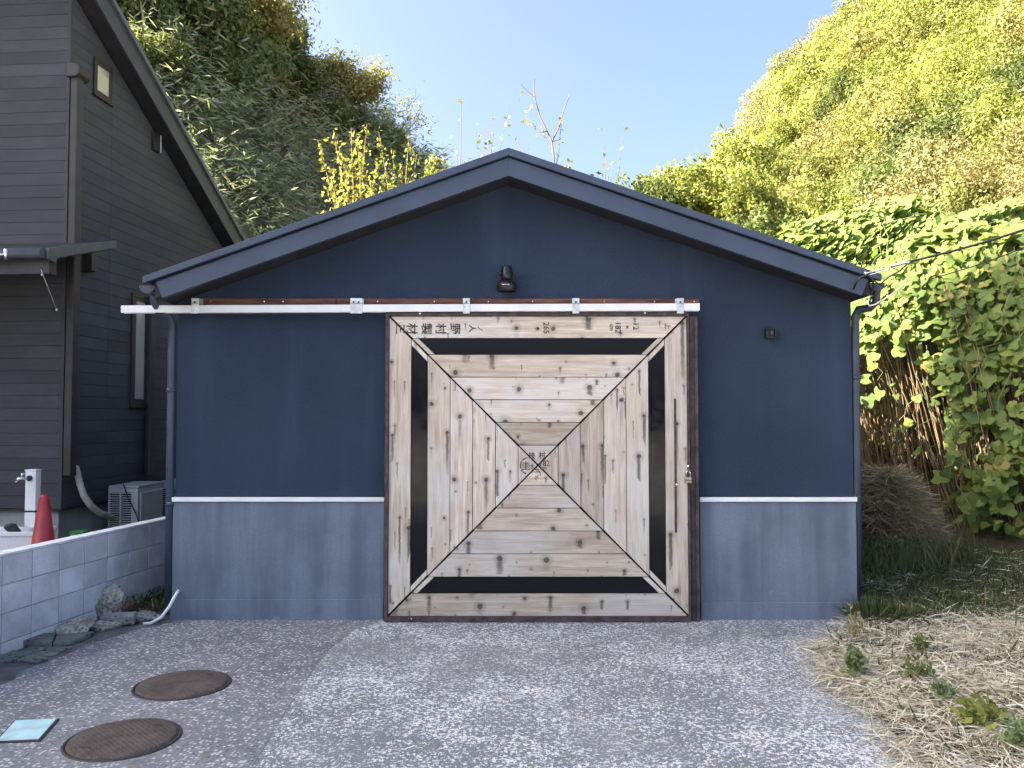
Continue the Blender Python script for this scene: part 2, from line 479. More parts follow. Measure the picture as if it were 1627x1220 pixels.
def rock(name, a, b, pits):
    t = NT(name)
    v = t.obj((1,1,1), 1.0)
    f = t.ramp(t.noise(v, 9, 6, 0.7), 0.35, 0.65)
    c = t.mix(f, C4(a), C4(b))
    vo = t.n('TexVoronoi', {'Vector': v, 'Scale': pits}).outputs['Distance']
    c = t.mix(t.ramp(vo, 0.14, 0.36, 0.85, 0), c, C4(a, 0.25))
    t.set(t.p.inputs['Base Color'], c)
    t.p.inputs['Roughness'].default_value = 0.95
    t.bump(t.math('ADD', vo, t.noise(v, 30, 4)), 0.02, 0.8)
    return t.m
M['pitted'] = rock('pitted_stone', (0.24, 0.215, 0.175), (0.55, 0.51, 0.44), 34)
M['brown_stone'] = rock('brown_stone', (0.075, 0.055, 0.042), (0.11, 0.085, 0.07), 12)
M['grey_stone'] = rock('grey_stone', (0.19, 0.19, 0.175), (0.33, 0.33, 0.31), 22)
M['flag'] = rock('flagstone', (0.13, 0.14, 0.125), (0.22, 0.23, 0.2), 18)

def leafmat(name, a, b, trans=0.4, rough=0.62, objv=0.3, spec=0.18, third=None):
    t = NT(name)
    ti = t.n('Attribute', attribute_name='tint').outputs['Fac']
    oi = t.n('ObjectInfo').outputs['Random']
    f = t.math('ADD', t.math('MULTIPLY', ti, 1 - objv), t.math('MULTIPLY', oi, objv))
    c = t.mix(t.ramp(f, 0.15, 0.85), C4(a), C4(b))
    if third is not None:
        c = t.mix(t.ramp(ti, 0.86, 0.95), c, C4(third))
    t.set(t.p.inputs['Base Color'], c)
    t.p.inputs['Roughness'].default_value = rough
    t.p.inputs['Specular IOR Level'].default_value = spec
    tr = t.n('BsdfTranslucent')
    t.set(tr.inputs[0], t.mix(1.0, c, (1.25, 1.35, 0.7, 1), 'MULTIPLY'))
    ms = t.n('MixShader', {0: trans})
    t.set(ms.inputs[1], t.p.outputs[0]); t.set(ms.inputs[2], tr.outputs[0])
    t.set(t.out.inputs['Surface'], ms.outputs[0])
    return t.m
M['lf_olive'] = leafmat('olive_leaves', (0.13, 0.145, 0.045), (0.27, 0.26, 0.085), 0.3, third=(0.25, 0.21, 0.09))
M['lf_gap_shade'] = leafmat('gap_shade_undergrowth', (0.05, 0.055, 0.02), (0.11, 0.105, 0.035), 0.25)  # leaf colour darkened to stand in for shadow between the shrubs
M['lf_lime'] = leafmat('lime_leaves', (0.145, 0.17, 0.045), (0.28, 0.295, 0.085), 0.35)
M['lf_tan'] = leafmat('tan_leaves', (0.19, 0.17, 0.075), (0.33, 0.285, 0.13), 0.25, third=(0.24, 0.19, 0.1))
M['lf_green'] = leafmat('green_leaves', (0.055, 0.08, 0.028), (0.14, 0.17, 0.06), 0.3)
M['lf_dark'] = leafmat('dark_leaves', (0.1, 0.14, 0.065), (0.21, 0.26, 0.12), 0.25)
M['lf_sasa'] = leafmat('bamboo_grass_leaves', (0.2, 0.24, 0.15), (0.37, 0.4, 0.27), 0.25, third=(0.36, 0.29, 0.23))
M['lf_gold'] = leafmat('golden_leaves', (0.19, 0.19, 0.09), (0.4, 0.35, 0.17), 0.45)
M['lf_yellow'] = leafmat('yellow_leaves', (0.2, 0.2, 0.05), (0.48, 0.42, 0.14), 0.45)
M['lf_kudzu'] = leafmat('vine_leaves', (0.075, 0.135, 0.05), (0.2, 0.26, 0.07), 0.45, objv=0.5, third=(0.3, 0.26, 0.09))
M['grass'] = leafmat('grass_blades', (0.05, 0.078, 0.032), (0.13, 0.15, 0.066), 0.3, third=(0.24, 0.2, 0.11))
M['straw'] = leafmat('straw', (0.42, 0.385, 0.29), (0.78, 0.73, 0.6), 0.1, third=(0.22, 0.17, 0.1))
M['hay'] = leafmat('old_hay', (0.2, 0.165, 0.105), (0.46, 0.39, 0.26), 0.1)
M['stalk'] = simple('dry_stalks', (0.21, 0.145, 0.08), 0.7, var=0.4, scale=5)
M['vine_stem'] = simple('vine_stem', (0.16, 0.16, 0.08), 0.7, var=0.3)
M['bark'] = simple('dark_bark', (0.06, 0.048, 0.038), 0.9, var=0.4, scale=12, bump=0.01, bscale=30)
M['pale_bark'] = simple('pale_bark', (0.36, 0.33, 0.28), 0.9, var=0.2, scale=12)
M['twig'] = simple('red_brown_twig', (0.17, 0.1, 0.06), 0.8, var=0.3)
M['yellow_twig'] = simple('yellow_twig', (0.34, 0.24, 0.08), 0.8, var=0.3)

# ------------------------------------------------------------------ terrain
def smooth(x, a, b):
    t = np.clip((x - a) / (b - a), 0, 1); return t*t*(3-2*t)
def lump(x, y, s, ph):
    return np.sin(x*s + ph) * np.cos(y*s*1.13 + ph*2.1) + 0.5*np.sin(x*s*2.3 + y*s*1.7 + ph)
def h_right(x, y):
    foot = 6.6 - 0.205 * y + np.clip(9.5 - y, 0, 20)*0.5 + 9.3*smooth(y, 22, 42)
    d = x - foot
    h = 1.15*d + 2.0*smooth(y, 22, 40)*np.minimum(d, 5.6)
    cap = 34.0
    h = np.where(h > 0, cap * np.tanh(h / cap), h)
    h = h + 0.35 * lump(x, y, 0.55, 1.0) * smooth(h, 0, 3)
    return h * (1 - smooth(y, 42, 47)) - 2.0*smooth(y, 42, 47) - 0.15
def h_left(x, y):
    foot = -1.6 + 0.485 * (y - 16)
    h = 1.22 * (foot - x)
    cap = 26.0
    h = np.where(h > 0, cap * np.tanh(h / cap * 1.05), h)
    h = h + 0.35 * lump(x, y, 0.5, 2.0) * smooth(h, 0, 3)
    k = smooth(y, 13.0, 17.0) * (1 - smooth(y, 31, 36))
    q = x / np.maximum(y, 1.0)
    k = k * (1 - 0.55*smooth(-q, 0.52, 0.75))
    return h * k - 0.15 - 1.2*smooth(y, 31, 36)
def hill_mesh(name, fn, x0, x1, y0, y1, st, mat, keep):
    xs = np.arange(x0, x1+st, st); ys = np.arange(y0, y1+st, st)
    X, Y = np.meshgrid(xs, ys); Z = fn(X, Y)
    v = np.stack([X, Y, Z], -1).reshape(-1, 3)
    nx, ny = len(xs), len(ys)
    i, j = np.meshgrid(np.arange(nx-1), np.arange(ny-1))
    a = (j*nx + i).ravel()
    q = np.stack([a, a+1, a+1+nx, a+nx], -1)
    q = q[(v[q][:, :, 2] > keep).any(1)]
    o = link(name, np_mesh(name, v, q, mat, smooth=True))
    o['kind'] = 'structure'
    return o
def on_hill(u, v, fn, y0=9.0, y1=60.0):
    d = ray(u, v); d = d / d.y
    prev = y0
    for Y in np.arange(y0, y1, 0.15):
        if EYE + d.z*Y < float(fn(np.float64(d.x*Y), np.float64(Y))):
            return Vector((d.x*Y, Y, EYE + d.z*Y))
    return None
def project(p):
    """photo pixel of a point"""
    x, y, z = p[0], p[1], p[2] - EYE
    yc = y*CP + z*SP; zc = -y*SP + z*CP
    return CX + F*x/yc, CY - F*zc/yc

g = link('ground', MB().add([(-150,-60,0),(150,-60,0),(150,260,0),(-150,260,0)], [(0,1,2,3)]).mesh('ground', M['pale_ground']))
g['kind'] = 'structure'
def h_shade_hill(x, y):  # added hill out of view, crest shaped to shade the yard and right-hand vines
    crest = np.interp(y, [-20, -10, -5, -2.5, 2.5, 4.7, 5.4, 6.5, 8, 10, 13, 16, 24, 32], [0, 6, 17, 24, 27, 26.4, 22.5, 20.8, 19.0, 17.5, 16, 14, 8, 0])
    return crest * smooth(-x, 13 + 10*smooth(y, 9, 14), 28) * (1 - smooth(-x, 32, 52)) - 0.15
hill_mesh('added_shade_hill', h_shade_hill, -60, -12, -22, 34, 0.5, M['hill_earth'], -0.3)
hill_mesh('right_hillside', h_right, -4, 46, 5, 48, 0.8, M['hill_earth'], -0.3)
hill_mesh('left_hillside', h_left, -34, 12, 12, 37, 0.8, M['dry_slope'], -0.3)

def sheet(name, pts, z, mat, kind='structure'):
    o = MB().add([(p[0], p[1], z) for p in pts], [tuple(range(len(pts)))]).build(name, mat, kind=kind)
    return o
# driveway: old concrete slab in the middle, exposed aggregate slab beside it
jt = [gnd(600, 992), gnd(560, 1003), gnd(515, 1040), gnd(470, 1108), gnd(425, 1180), gnd(380, 1260)]
edge_r = [gnd(1400, 1300), gnd(1460, 1225), gnd(1400, 1150), gnd(1345, 1100), gnd(1305, 1065), gnd(1300, 1030), gnd(1330, 1005), gnd(1365, 986)]
def jitter_line(pts, n, amp, sd):
    r = random.Random(sd); out = []
    for a, b in zip(pts[:-1], pts[1:]):
        for k in range(n):
            p = a.lerp(b, k/n); out.append(Vector((p.x + r.uniform(-amp, amp), p.y + r.uniform(-amp, amp), 0)))
    return out + [pts[-1]]
jl = jitter_line(jt, 5, 0.008, 3)
far_y = 6.62
sheet('driveway', [(p.x+0.0015, p.y) for p in jl] + [(0.0, 2.2), (2.0, 2.2)] +
      [(p.x, p.y) for p in jitter_line(edge_r, 4, 0.03, 4)] + [(2.9, far_y), (jl[0].x+0.0015, far_y)], 0.008, M['slab'])
edge_l = [gnd(277, 990), gnd(200, 1006), gnd(150, 1024), gnd(62, 1057), gnd(0, 1092), gnd(-120, 1150)]
sheet('driveway_apron', [(jl[0].x-0.0015, far_y), (-2.62, far_y)] + [(p.x, p.y) for p in jitter_line(edge_l, 4, 0.02, 5)] +
      [(-3.4, 2.2), (-0.3, 2.2)] + [(p.x-0.0015, p.y) for p in reversed(jl)], 0.008, M['aggregate'])
# grassy verge on the right, a low mound
vx = np.linspace(1.9, 9.5, 40); vy = np.linspace(2.3, 13, 54)
VX, VY = np.meshgrid(vx, vy)
er = [(p.x, p.y) for p in edge_r]
def verge_edge(y):
    ys = [p[1] for p in er]; xs = [p[0] for p in er]
    return np.interp(y, ys, xs)
def h_verge(x, y):
    d = x - np.where(y < 6.5, verge_edge(y), 2.75)
    return 0.05*smooth(d, -0.15, 0.5) + 0.05*smooth(d, 0.5, 2.0) + 0.012*lump(x, y, 5.0, 0.3)*smooth(d, 0, .6) - 0.02*(1-smooth(d, -0.2, 0.0))
VZ = h_verge(VX, VY)
vv = np.stack([VX, VY, VZ], -1).reshape(-1, 3)
i, j = np.meshgrid(np.arange(39), np.arange(53)); a = (j*40+i).ravel()
q = np.stack([a, a+1, a+41, a+40], -1)
o = link('grass_verge', np_mesh('grass_verge', vv, q[(vv[q][:, :, 2] > -0.005).all(1)], M['earth'], smooth=True)); o['kind'] = 'structure'
sheet('side_strip', [(-4.6, 2.2), (-2.9, 2.2), (-2.2, 4.6), (-2.55, 9.5), (-3.0, 9.5), (-3.6, 5.0)], 0.004, M['strip'])
# raised yard of the neighbouring house
YARD = 0.33
WX, WY, WS = -3.37, 5.5, 0.159                   # block wall line
def wall_pt(t, off=0.0):
    n = math.hypot(WS, 1)
    return Vector((WX + WS*t/n - off/n, WY + t/n + off*WS/n, 0))
yp = [wall_pt(-3.2, 0.1), wall_pt(3.4, 0.1), Vector((-2.9, 14, 0)), Vector((-14, 14, 0)), Vector((-14, 2.3, 0))]
mb = MB()
n = len(yp)
mb.add([(p.x, p.y, YARD) for p in yp] + [(p.x, p.y, -0.1) for p in yp], [tuple(range(n))] + [((k+1) % n, k, k+n, (k+1) % n+n) for k in range(n)])
mb.build('yard', M['earth'], kind='structure')

# ------------------------------------------------------------------ shed
WY0 = 6.5
XL, XR = at(281, 640, WY0).x, at(1354, 640, WY0).x
BACK = 11.2
def wz(v, Y=WY0): return at(813, v, Y).z
ZSTRIP0, ZSTRIP1 = wz(796.5), wz(789.5)
RF = 6.13
ridge = at(808, 237, RF)
lend, rend = at(229, 441, RF), at(1398, 437, RF)
sl_l = (ridge.z - lend.z) / (ridge.x - lend.x)
sl_r = (ridge.z - rend.z) / (rend.x - ridge.x)
def roof_z(x): return ridge.z - (sl_l*(ridge.x-x) if x < ridge.x else sl_r*(x-ridge.x))
TRIM, BOARD = 0.058, 0.142
shed = empty('shed', (0, WY0, 0), 'low navy-grey rendered shed with a shallow gable roof and a concrete base', 'shed')
def SH(mb, name, mat, bevel=0, kind=None):
    o = mb.build(name, mat, shed, bevel, kind); o.location = (0, -WY0, 0); return o
UND = TRIM + BOARD - 0.03
wall_poly = [(XL, ZSTRIP0-0.02), (XR, ZSTRIP0-0.02), (XR, roof_z(XR)-UND), (ridge.x, ridge.z-UND), (XL, roof_z(XL)-UND)]
SH(MB().prism_y(wall_poly, WY0, BACK), 'wall', M['stucco'])
dl, dr = at(612, 700, WY0).x, at(1110, 700, WY0).x
SH(MB().box(XL-0.012, dl, WY0-0.018, BACK+0.01, -0.1, ZSTRIP0-0.002), 'concrete_base', M['base'], 0.006)
SH(MB().box(dr, XR+0.012, WY0-0.018, BACK+0.01, -0.1, ZSTRIP0-0.002), 'concrete_base', M['base'], 0.006)
SH(MB().box(XL-0.02, dl-0.004, WY0-0.03, WY0-0.0181, -0.1, wz(951)), 'footing', M['base'], 0.004)
SH(MB().box(dr+0.004, XR+0.022, WY0-0.03, WY0-0.0181, -0.1, wz(956)), 'footing', M['base'], 0.004)
SH(MB().box(XL-0.016, dl, WY0-0.032, WY0-0.002, ZSTRIP0, ZSTRIP1), 'drip_strip', M['white_metal'], 0.003)
SH(MB().box(dr, XR+0.016, WY0-0.032, WY0-0.002, ZSTRIP0, ZSTRIP1), 'drip_strip', M['white_metal'], 0.003)
# roof
bk = BACK + 0.35
for s, e in ((-1, lend), (1, rend)):
    p = [(ridge.x, ridge.z), (e.x, e.z), (e.x, e.z-0.03), (ridge.x, ridge.z-0.03)]
    SH(MB().prism_y(p, RF+0.012, bk), 'roof', M['roofing'])
    p = [(ridge.x, ridge.z-0.031), (e.x-s*0.06, e.z+0.06*(sl_l if s < 0 else sl_r)-0.031), (e.x-s*0.06, e.z+0.06*(sl_l if s < 0 else sl_r)-UND), (ridge.x, ridge.z-UND)]
    SH(MB().prism_y(p, RF+0.05, bk-0.02), 'soffit', M['soffit'])
    sl_ = sl_l if s < 0 else sl_r
    # thin front roof edge trim
    p = [(ridge.x, ridge.z+0.004), (e.x, e.z+0.004), (e.x, e.z-TRIM+0.012), (ridge.x, ridge.z-TRIM+0.004)]
    SH(MB().prism_y(p, RF-0.03, RF+0.012), 'roof_edge', M['trim'], 0.003)
    # barge board, its end cut square to the slope
    x1 = e.x - s*0.085
    zt = roof_z(x1) - TRIM - 0.004
    x2 = x1 - s*0.05
    p = [(ridge.x, ridge.z-TRIM-0.004), (x1, zt), (x2, roof_z(x2)-TRIM-BOARD), (ridge.x, ridge.z-TRIM-BOARD)]
    SH(MB().prism_y(p, RF, RF+0.045), 'barge_board', M['trim'], 0.003)
    # gutter along the eave: half-round channel
    gx, gz = e.x + s*0.0, e.z - 0.05
    prof = [(gx + 0.06*math.cos(w), gz + 0.06*math.sin(w)) for w in [math.pi + k*math.pi/8 for k in range(9)]]
    inn = [(gx + 0.052*math.cos(w), gz + 0.052*math.sin(w)) for w in [math.pi + k*math.pi/8 for k in range(9)]]
    SH(MB().prism_y(prof + inn[::-1], RF+0.06, bk), 'gutter', M['pipe'])
    dp = [prof[0], *prof[1:]]
    SH(MB().prism_y(prof, RF+0.05, RF+0.06), 'gutter_end', M['pipe'])
# downpipes
lp = [at(243, 455, 6.33), at(245, 478, 6.35), at(252, 494, 6.4), at(268, 503, 6.46), at(274, 512, 6.5), at(273, 560, 6.5), at(271, 700, 6.5), at(267.5, 975, 6.5)]
SH(MB().tube(lp, 0.031, 14), 'downpipe', M['pipe'])
rp = [at(1393, 452, 6.36), at(1392, 480, 6.38), at(1382, 489, 6.42), at(1364, 492, 6.5), at(1359, 502, 6.52), at(1359, 560, 6.52), at(1361, 700, 6.52), at(1363, 975, 6.52)]
SH(MB().tube(rp, 0.031, 14), 'downpipe', M['pipe'])
for pts, vs in ((lp, (620, 800)), (rp, (600, 790))):
    for v in vs:
        u = 272 if pts is lp else 1360.5
        c = at(u, v, 6.5 if pts is lp else 6.52)
        SH(MB().tube([c + Vector((0,0,-0.015)), c + Vector((0,0,0.015))], 0.036, 14), 'pipe_bracket', M['pipe'])
# steel lock post beside the door
SH(MB().box(at(1096.5,700,6.42).x, at(1109.5,700,6.42).x, 6.42, WY0+0.01, 0.0, wz(502, 6.42)), 'lock_post', M['door_steel'], 0.003)
SH(MB().box(at(1105,700,6.405).x, at(1110,700,6.405).x, 6.405, 6.4195, 0.0, wz(506, 6.405)), 'post_flange', M['door_steel'], 0.002)

# ------------------------------------------------------------------ sliding door
DY = 6.40
dc = at(855, 739, DY)
HS = 1.15
door = empty('sliding_door', (dc.x, DY, 0.0), 'large square weathered timber sliding door with planks mitred towards its centre', 'door')
def DO(mb, name, mat, bevel=0, loc=(0,0,0)):
    o = mb.build(name, mat, door, bevel); o.location = loc; return o
ZC = dc.z
halves = [1.15, 0.981, 0.854, 0.679, 0.504, 0.329, 0.154, 0.0]
G, J = 0.0095, 0.0024
def quad_rot(poly, k):
    for _ in range(k): poly = [(z, -x) for x, z in poly]
    return poly
pr = random.Random(5)
for k in range(4):                                # 0 top, 1 right, 2 bottom, 3 left
    hm = M['wood_x'] if k % 2 == 0 else M['wood_z']
    for i in range(7):
        a, b = halves[i], halves[i+1]
        if i == 1:
            a2, b2 = a-0.0, b+0.0
            w = 0.044
            for sgn in (-1, 1):
                pl = [(sgn*(a-G), a-J), (sgn*(b-G), b+J), (sgn*(b-G-w), b+J), (sgn*(a-G-w), a-J)]
                pl = quad_rot(pl, k)
                cx = sum(p[0] for p in pl)/4; cz = sum(p[1] for p in pl)/4
                DO(MB().prism_y([(x-cx, z-cz) for x, z in pl], 0, 0.03), 'batten', hm, 0.0015, (cx, 0.002, ZC+cz))
            pl = quad_rot([(-(a-G-w), a-J), ((a-G-w), a-J), ((b-G-w), b+J), (-(b-G-w), b+J)], k)
            DO(MB().prism_y(pl, 0.012, 0.018), 'window_pane', M['glass'], 0, (0, 0, ZC))
            continue
        top = a - (J if i else 0)
        if b == 0.0:
            pl = [(-(a-G), top), ((a-G), top), (0, G)]
        else:
            pl = [(-(a-G), top), ((a-G), top), ((b-G), b+J), (-(b-G), b+J)]
        pl = quad_rot(pl, k)
        cx = sum(p[0] for p in pl)/len(pl); cz = sum(p[1] for p in pl)/len(pl)
        DO(MB().prism_y([(x-cx, z-cz) for x, z in pl], 0, 0.03), 'plank', hm, 0.0015, (cx, pr.uniform(-0.0015, 0.0015), ZC+cz))
DO(MB().box(-HS, HS, 0.032, 0.05, ZC-HS, ZC+HS), 'backing', M['dark_void'])
fw = 0.026
DO(MB().box(-HS-fw-0.004, -HS-0.002, -0.016, 0.055, ZC-HS-0.042, ZC+HS+0.032), 'frame_stile', M['door_steel'], 0.002)
DO(MB().box(HS+0.002, HS+0.018, -0.016, 0.055, ZC-HS-0.042, ZC+HS+0.032), 'frame_stile', M['door_steel'], 0.002)
DO(MB().box(-HS-0.0015, HS+0.0015, -0.018, 0.055, ZC+HS+0.002, ZC+HS+0.034), 'frame_rail', M['door_steel'], 0.002)
DO(MB().box(-HS-0.0015, HS+0.0015, -0.018, 0.055, ZC-HS-0.044, ZC-HS-0.002), 'frame_rail', M['door_steel'], 0.002)
hp0, hp1 = at(1070.5, 633, DY), at(1075.5, 846, DY)
DO(MB().box(hp0.x-dc.x, hp1.x-dc.x, -0.008, -0.0018, hp1.z, hp0.z), 'pull_strip', M['door_steel'], 0.001)
for u, v in ((668, 498.5), (1024, 497.5), (654, 982), (1074, 769), (1092, 740)):
    p = at(u, v, DY)
    DO(MB().tube([(0,-0.022,0),(0,-0.012,0)], 0.007, 8), 'bolt', M['steel'], 0, (p.x-dc.x, 0, p.z))
# stencilled print on the planks
def stencil(body, u, v, size, rot, squash=1.0):
    c = bpy.data.curves.new('print', 'FONT')
    c.body, c.size, c.align_x, c.align_y, c.extrude, c.resolution_u = body, size, 'CENTER', 'CENTER', 0.0006, 2
    c.offset = size*0.013
    o = bpy.data.objects.new('print', c); COL.objects.link(o)
    dg = bpy.context.evaluated_depsgraph_get()
    m = bpy.data.meshes.new_from_object(o.evaluated_get(dg))
    bpy.data.objects.remove(o)
    xs = [w.co.x for w in m.vertices]; ys = [w.co.y for w in m.vertices]
    mx, my = (min(xs)+max(xs))/2, (min(ys)+max(ys))/2
    cr, sr = math.cos(rot), math.sin(rot)
    for w in m.vertices:
        x, y, z = (w.co.x-mx)*squash, w.co.y-my, w.co.z
        w.co = (x*cr - y*sr, -z, x*sr + y*cr)
    m.materials.clear(); m.materials.append(M['ink'])
    p = at(u, v, DY)
    o = link('stencil_print', m, None, door); o.location = (p.x-dc.x, -0.0025, p.z)
    return o
for ch, u, sz in (('三', 636, 0.085), ('材', 655, 0.092), ('製', 678, 0.092), ('村', 700.5, 0.09), ('野', 723, 0.088), ('人', 750.5, 0.06), ('ノ', 763, 0.05)):
    stencil(ch, u, 522.5 if u < 745 else 521.5, sz, R(-90))
stencil('265', 868, 521, 0.062, R(-90)); stencil('本', 854.5, 522, 0.034, R(-90))
stencil('182', 982, 521, 0.062, R(-90)); stencil('cm', 971, 520, 0.045, R(-90)); stencil('×', 996.5, 519.5, 0.05, R(-90)); stencil('12', 1010.5, 519, 0.062, R(-90)); stencil('上', 1061, 518, 0.05, R(-90))
stencil('枝', 845, 723.5, 0.06, 0, 0.9); stencil('村', 861, 723, 0.06, 0, 0.9)
stencil('圭', 835.5, 739.5, 0.07, 0); stencil('木', 845.5, 741, 0.05, 0, 0.8)
stencil('182', 866, 736, 0.062, 0, 0.9); stencil('cm', 864.5, 744, 0.035, 0)
stencil('土', 853, 746.5, 0.04, 0); stencil('〃ノ', 854.5, 755, 0.05, R(60))
arc = MB()
ac_ = at(840, 740, DY)
rr = 0.064
for w0, w1 in ((100, 140), (150, 200), (208, 248)):
    n = 8; vs = []; fs = []
    for k in range(n+1):
        w = R(w0 + (w1-w0)*k/n)
        for r_, y_ in ((rr-0.0045, -0.0030), (rr+0.0045, -0.0030)):
            vs.append((r_*math.cos(w), y_, r_*math.sin(w)))
    for k in range(n): fs.append((2*k, 2*k+1, 2*k+3, 2*k+2))
    arc.add(vs, fs)
o = arc.build('stencil_ring', M['ink'], door); o.location = (ac_.x-dc.x, 0, ac_.z)

# padlock on the lock post
pc = at(1093.5, 762, 6.37)
pl = empty('padlock', pc, 'small brass padlock hanging from the steel post at the door edge', 'padlock')
MB().box(-0.026, 0.026, -0.011, 0.011, -0.026, 0.022).build('lock_body', M['brass'], pl, 0.004)
MB().box(-0.027, 0.027, -0.0125, 0.0125, -0.006, -0.002).build('body_band', M['iron_ring'], pl)
MB().tube([(-0.017,0,0.02),(-0.017,0,0.05),(-0.012,0,0.063),(0,0,0.068),(0.012,0,0.063),(0.017,0,0.05),(0.017,0,0.02)], 0.004, 8).build('shackle', M['steel'], pl)
MB().box(-0.02, 0.04, 0.012, 0.05, 0.03, 0.045).build('hasp', M['door_steel'], pl, 0.002)

# header board and track
hb = empty('header_board', (0, WY0, wz(480)), 'rusty brown timber board fixed to the wall above the white track', 'board')
for u0, u1 in ((304, 533.5), (534.5, 1111)):
    MB().box(at(u0,480,6.46).x, at(u1,480,6.46).x, -0.04, -0.002, wz(487,6.46)-hb.location.z, wz(474,6.46)-hb.location.z).build('board_length', M['rust_board'], hb, 0.003)
for u in (335, 420, 450, 600, 690, 776, 846, 960, 1040, 1103):
    p = at(u, 479, 6.455)
    MB().tube([(p.x, -0.048, p.z-hb.location.z), (p.x, -0.038, p.z-hb.location.z)], 0.005, 6).build('screw', M['steel'], hb)
TY = 6.36
track = empty('door_track', at(650, 490, TY), 'long white steel sliding-door track running past the shed corner', 'track')
t0, t1 = at(192, 491, TY), at(1112, 487.5, TY)
def TR(mb, name, mat, bevel=0):
    o = mb.build(name, mat, track, bevel); o.location = -track.location; return o
hh = 0.0285
poly = [(t0.x, t0.z-hh), (t1.x, t1.z-hh), (t1.x, t1.z+hh), (t0.x, t0.z+hh)]
TR(MB().prism_y(poly, TY, TY+0.006), 'rail_face', M['white_metal'], 0.002)
TR(MB().prism_y([(t0.x, t0.z+hh-0.006), (t1.x, t1.z+hh-0.006), (t1.x, t1.z+hh-0.0005), (t0.x, t0.z+hh-0.0005)], TY+0.0061, TY+0.05), 'rail_top', M['white_metal'])
TR(MB().prism_y([(t0.x, t0.z-hh), (t1.x, t1.z-hh), (t1.x, t1.z+hh), (t0.x, t0.z+hh)], TY+0.0501, TY+0.056), 'rail_back', M['white_metal'], 0.001)
for u, w in ((310, 12), (566, 19), (741, 11), (915, 11), (1081, 11)):
    a, b = at(u-w/2, 490, TY-0.004), at(u+w/2, 490, TY-0.004)
    zt, zb = at(u, 474.5, TY).z, at(u, 498, TY).z
    mb = MB().box(a.x, b.x, TY-0.005, TY-0.0008, zb, zt-0.04).box(a.x+0.004, b.x-0.004, TY-0.005, TY+0.095, zt-0.04+0.001, zt-0.034)
    mb.box(a.x+0.004, b.x-0.004, TY+0.088, TY+0.094, zt-0.033, zt+0.012)
    mb.box(a.x, b.x, TY-0.005, TY-0.0008, zt-0.0395, zt+0.004)
    TR(mb, 'bracket', M['galv'], 0.001)
    m_ = MB()
    for du in ((-4, 4) if w > 15 else (0,)):
        c = at(u+du, 480, TY)
        m_.tube([(c.x, TY-0.011, c.z), (c.x, TY-0.005, c.z)], 0.008, 6)
    TR(m_, 'bracket_bolt', M['iron_ring'])

# sensor flood light
c = at(805, 446, WY0)
fl = empty('wall_light', (c.x, WY0, c.z), 'black swivel wall lamp high on the shed above the door', 'lamp')
MB().lathe([(0.0,0.1),(0.034,0.1),(0.041,0.094),(0.042,0.02),(0.038,-0.012),(0.0,-0.012)], 20, (0,-0.09,0)).build('lamp_body', M['black'], fl)
MB().lathe([(0.0,-0.012),(0.05,-0.016),(0.072,-0.036),(0.077,-0.05),(0.077,-0.094),(0.07,-0.1),(0.0,-0.102)], 24, (0.0,-0.095,0)).build('lamp_head', M['black'], fl)
MB().tube([(-0.058,-0.09,0.042),(-0.04,-0.09,0.042)], 0.018, 10).build('knob', M['black'], fl)
MB().tube([(0.04,-0.09,0.035),(0.06,-0.09,0.03),(0.078,-0.09,0.026),(0.084,-0.09,0.034),(0.07,-0.09,0.044),(0.042,-0.09,0.05)], 0.007, 8).build('wing_bolt', M['black'], fl)
MB().box(-0.03, 0.03, -0.06, -0.002, -0.01, 0.06).build('mount', M['black'], fl, 0.004)
MB().box(-0.03, 0.0, -0.1735, -0.171, -0.058, -0.054).box(0.004, 0.024, -0.1735, -0.171, -0.058, -0.054).build('pale_mark', M['white_metal'], fl)
# small square box on the right of the wall
c = at(1222.5, 530, WY0)
jb = empty('wall_box', (c.x, WY0, c.z), 'small dark square fitting on the wall to the right of the door', 'wall box')
mb = MB()
for a in ((-0.04, 0.04, -0.04, -0.03), (-0.04, 0.04, 0.03, 0.04), (-0.04, -0.03, -0.0299, 0.0299), (0.03, 0.04, -0.0299, 0.0299)):
    mb.box(a[0], a[1], -0.05, -0.001, a[2], a[3])
mb.build('box_frame', M['black'], jb, 0.002)
MB().box(-0.0295, 0.0295, -0.03, -0.001, -0.0295, 0.0295).build('box_plate', M['iron_ring'], jb)
MB().lathe([(0,0.02),(0.01,0.018),(0.015,0.0),(0.014,-0.016),(0,-0.018)], 12, (0.006,-0.042,0)).build('box_knob', M['pipe'], jb)
# white hose out of the wall foot
p0 = gnd(239, 993); 
hs = [at(284, 938, 6.47), at(278, 947, 6.43), at(269, 964, 6.41), at(256, 981, 6.39), p0 + Vector((0,0,0.012)), p0 + Vector((-0.05,-0.01,0.012))]
tag(MB().tube(hs, 0.012, 8).build('drain_hose', M['hose']), 'thin white hose curving from the shed corner to the ground', 'hose')

# power cable at the roof corner
pcab = empty('power_cable', at(1374, 434, 6.1), 'black service cable with a steel grip strung to the roof corner', 'cable')
def PC(mb, name, mat):
    o = mb.build(name, mat, pcab); o.location = -pcab.location; return o
def sag(a, b, n, s):
    return [a.lerp(b, k/n) + Vector((0, 0, -s*math.sin(math.pi*k/n))) for k in range(n+1)]
PC(MB().tube(sag(at(1444, 416, 5.95), at(1720, 333, 4.9), 14, 0.02), 0.0085, 8), 'cable_run', M['cable'])
PC(MB().tube(sag(at(1415, 423, 6.0), at(1446, 415, 5.94), 4, 0.0), 0.013, 8), 'cable_grip', M['steel'])
PC(MB().tube(sag(at(1371, 435, 6.1), at(1416, 423.5, 6.0), 5, 0.002), 0.0035, 6).tube(sag(at(1377, 438, 6.1), at(1420, 424.5, 6.0), 5, 0.002), 0.0035, 6), 'grip_wire', M['steel'])
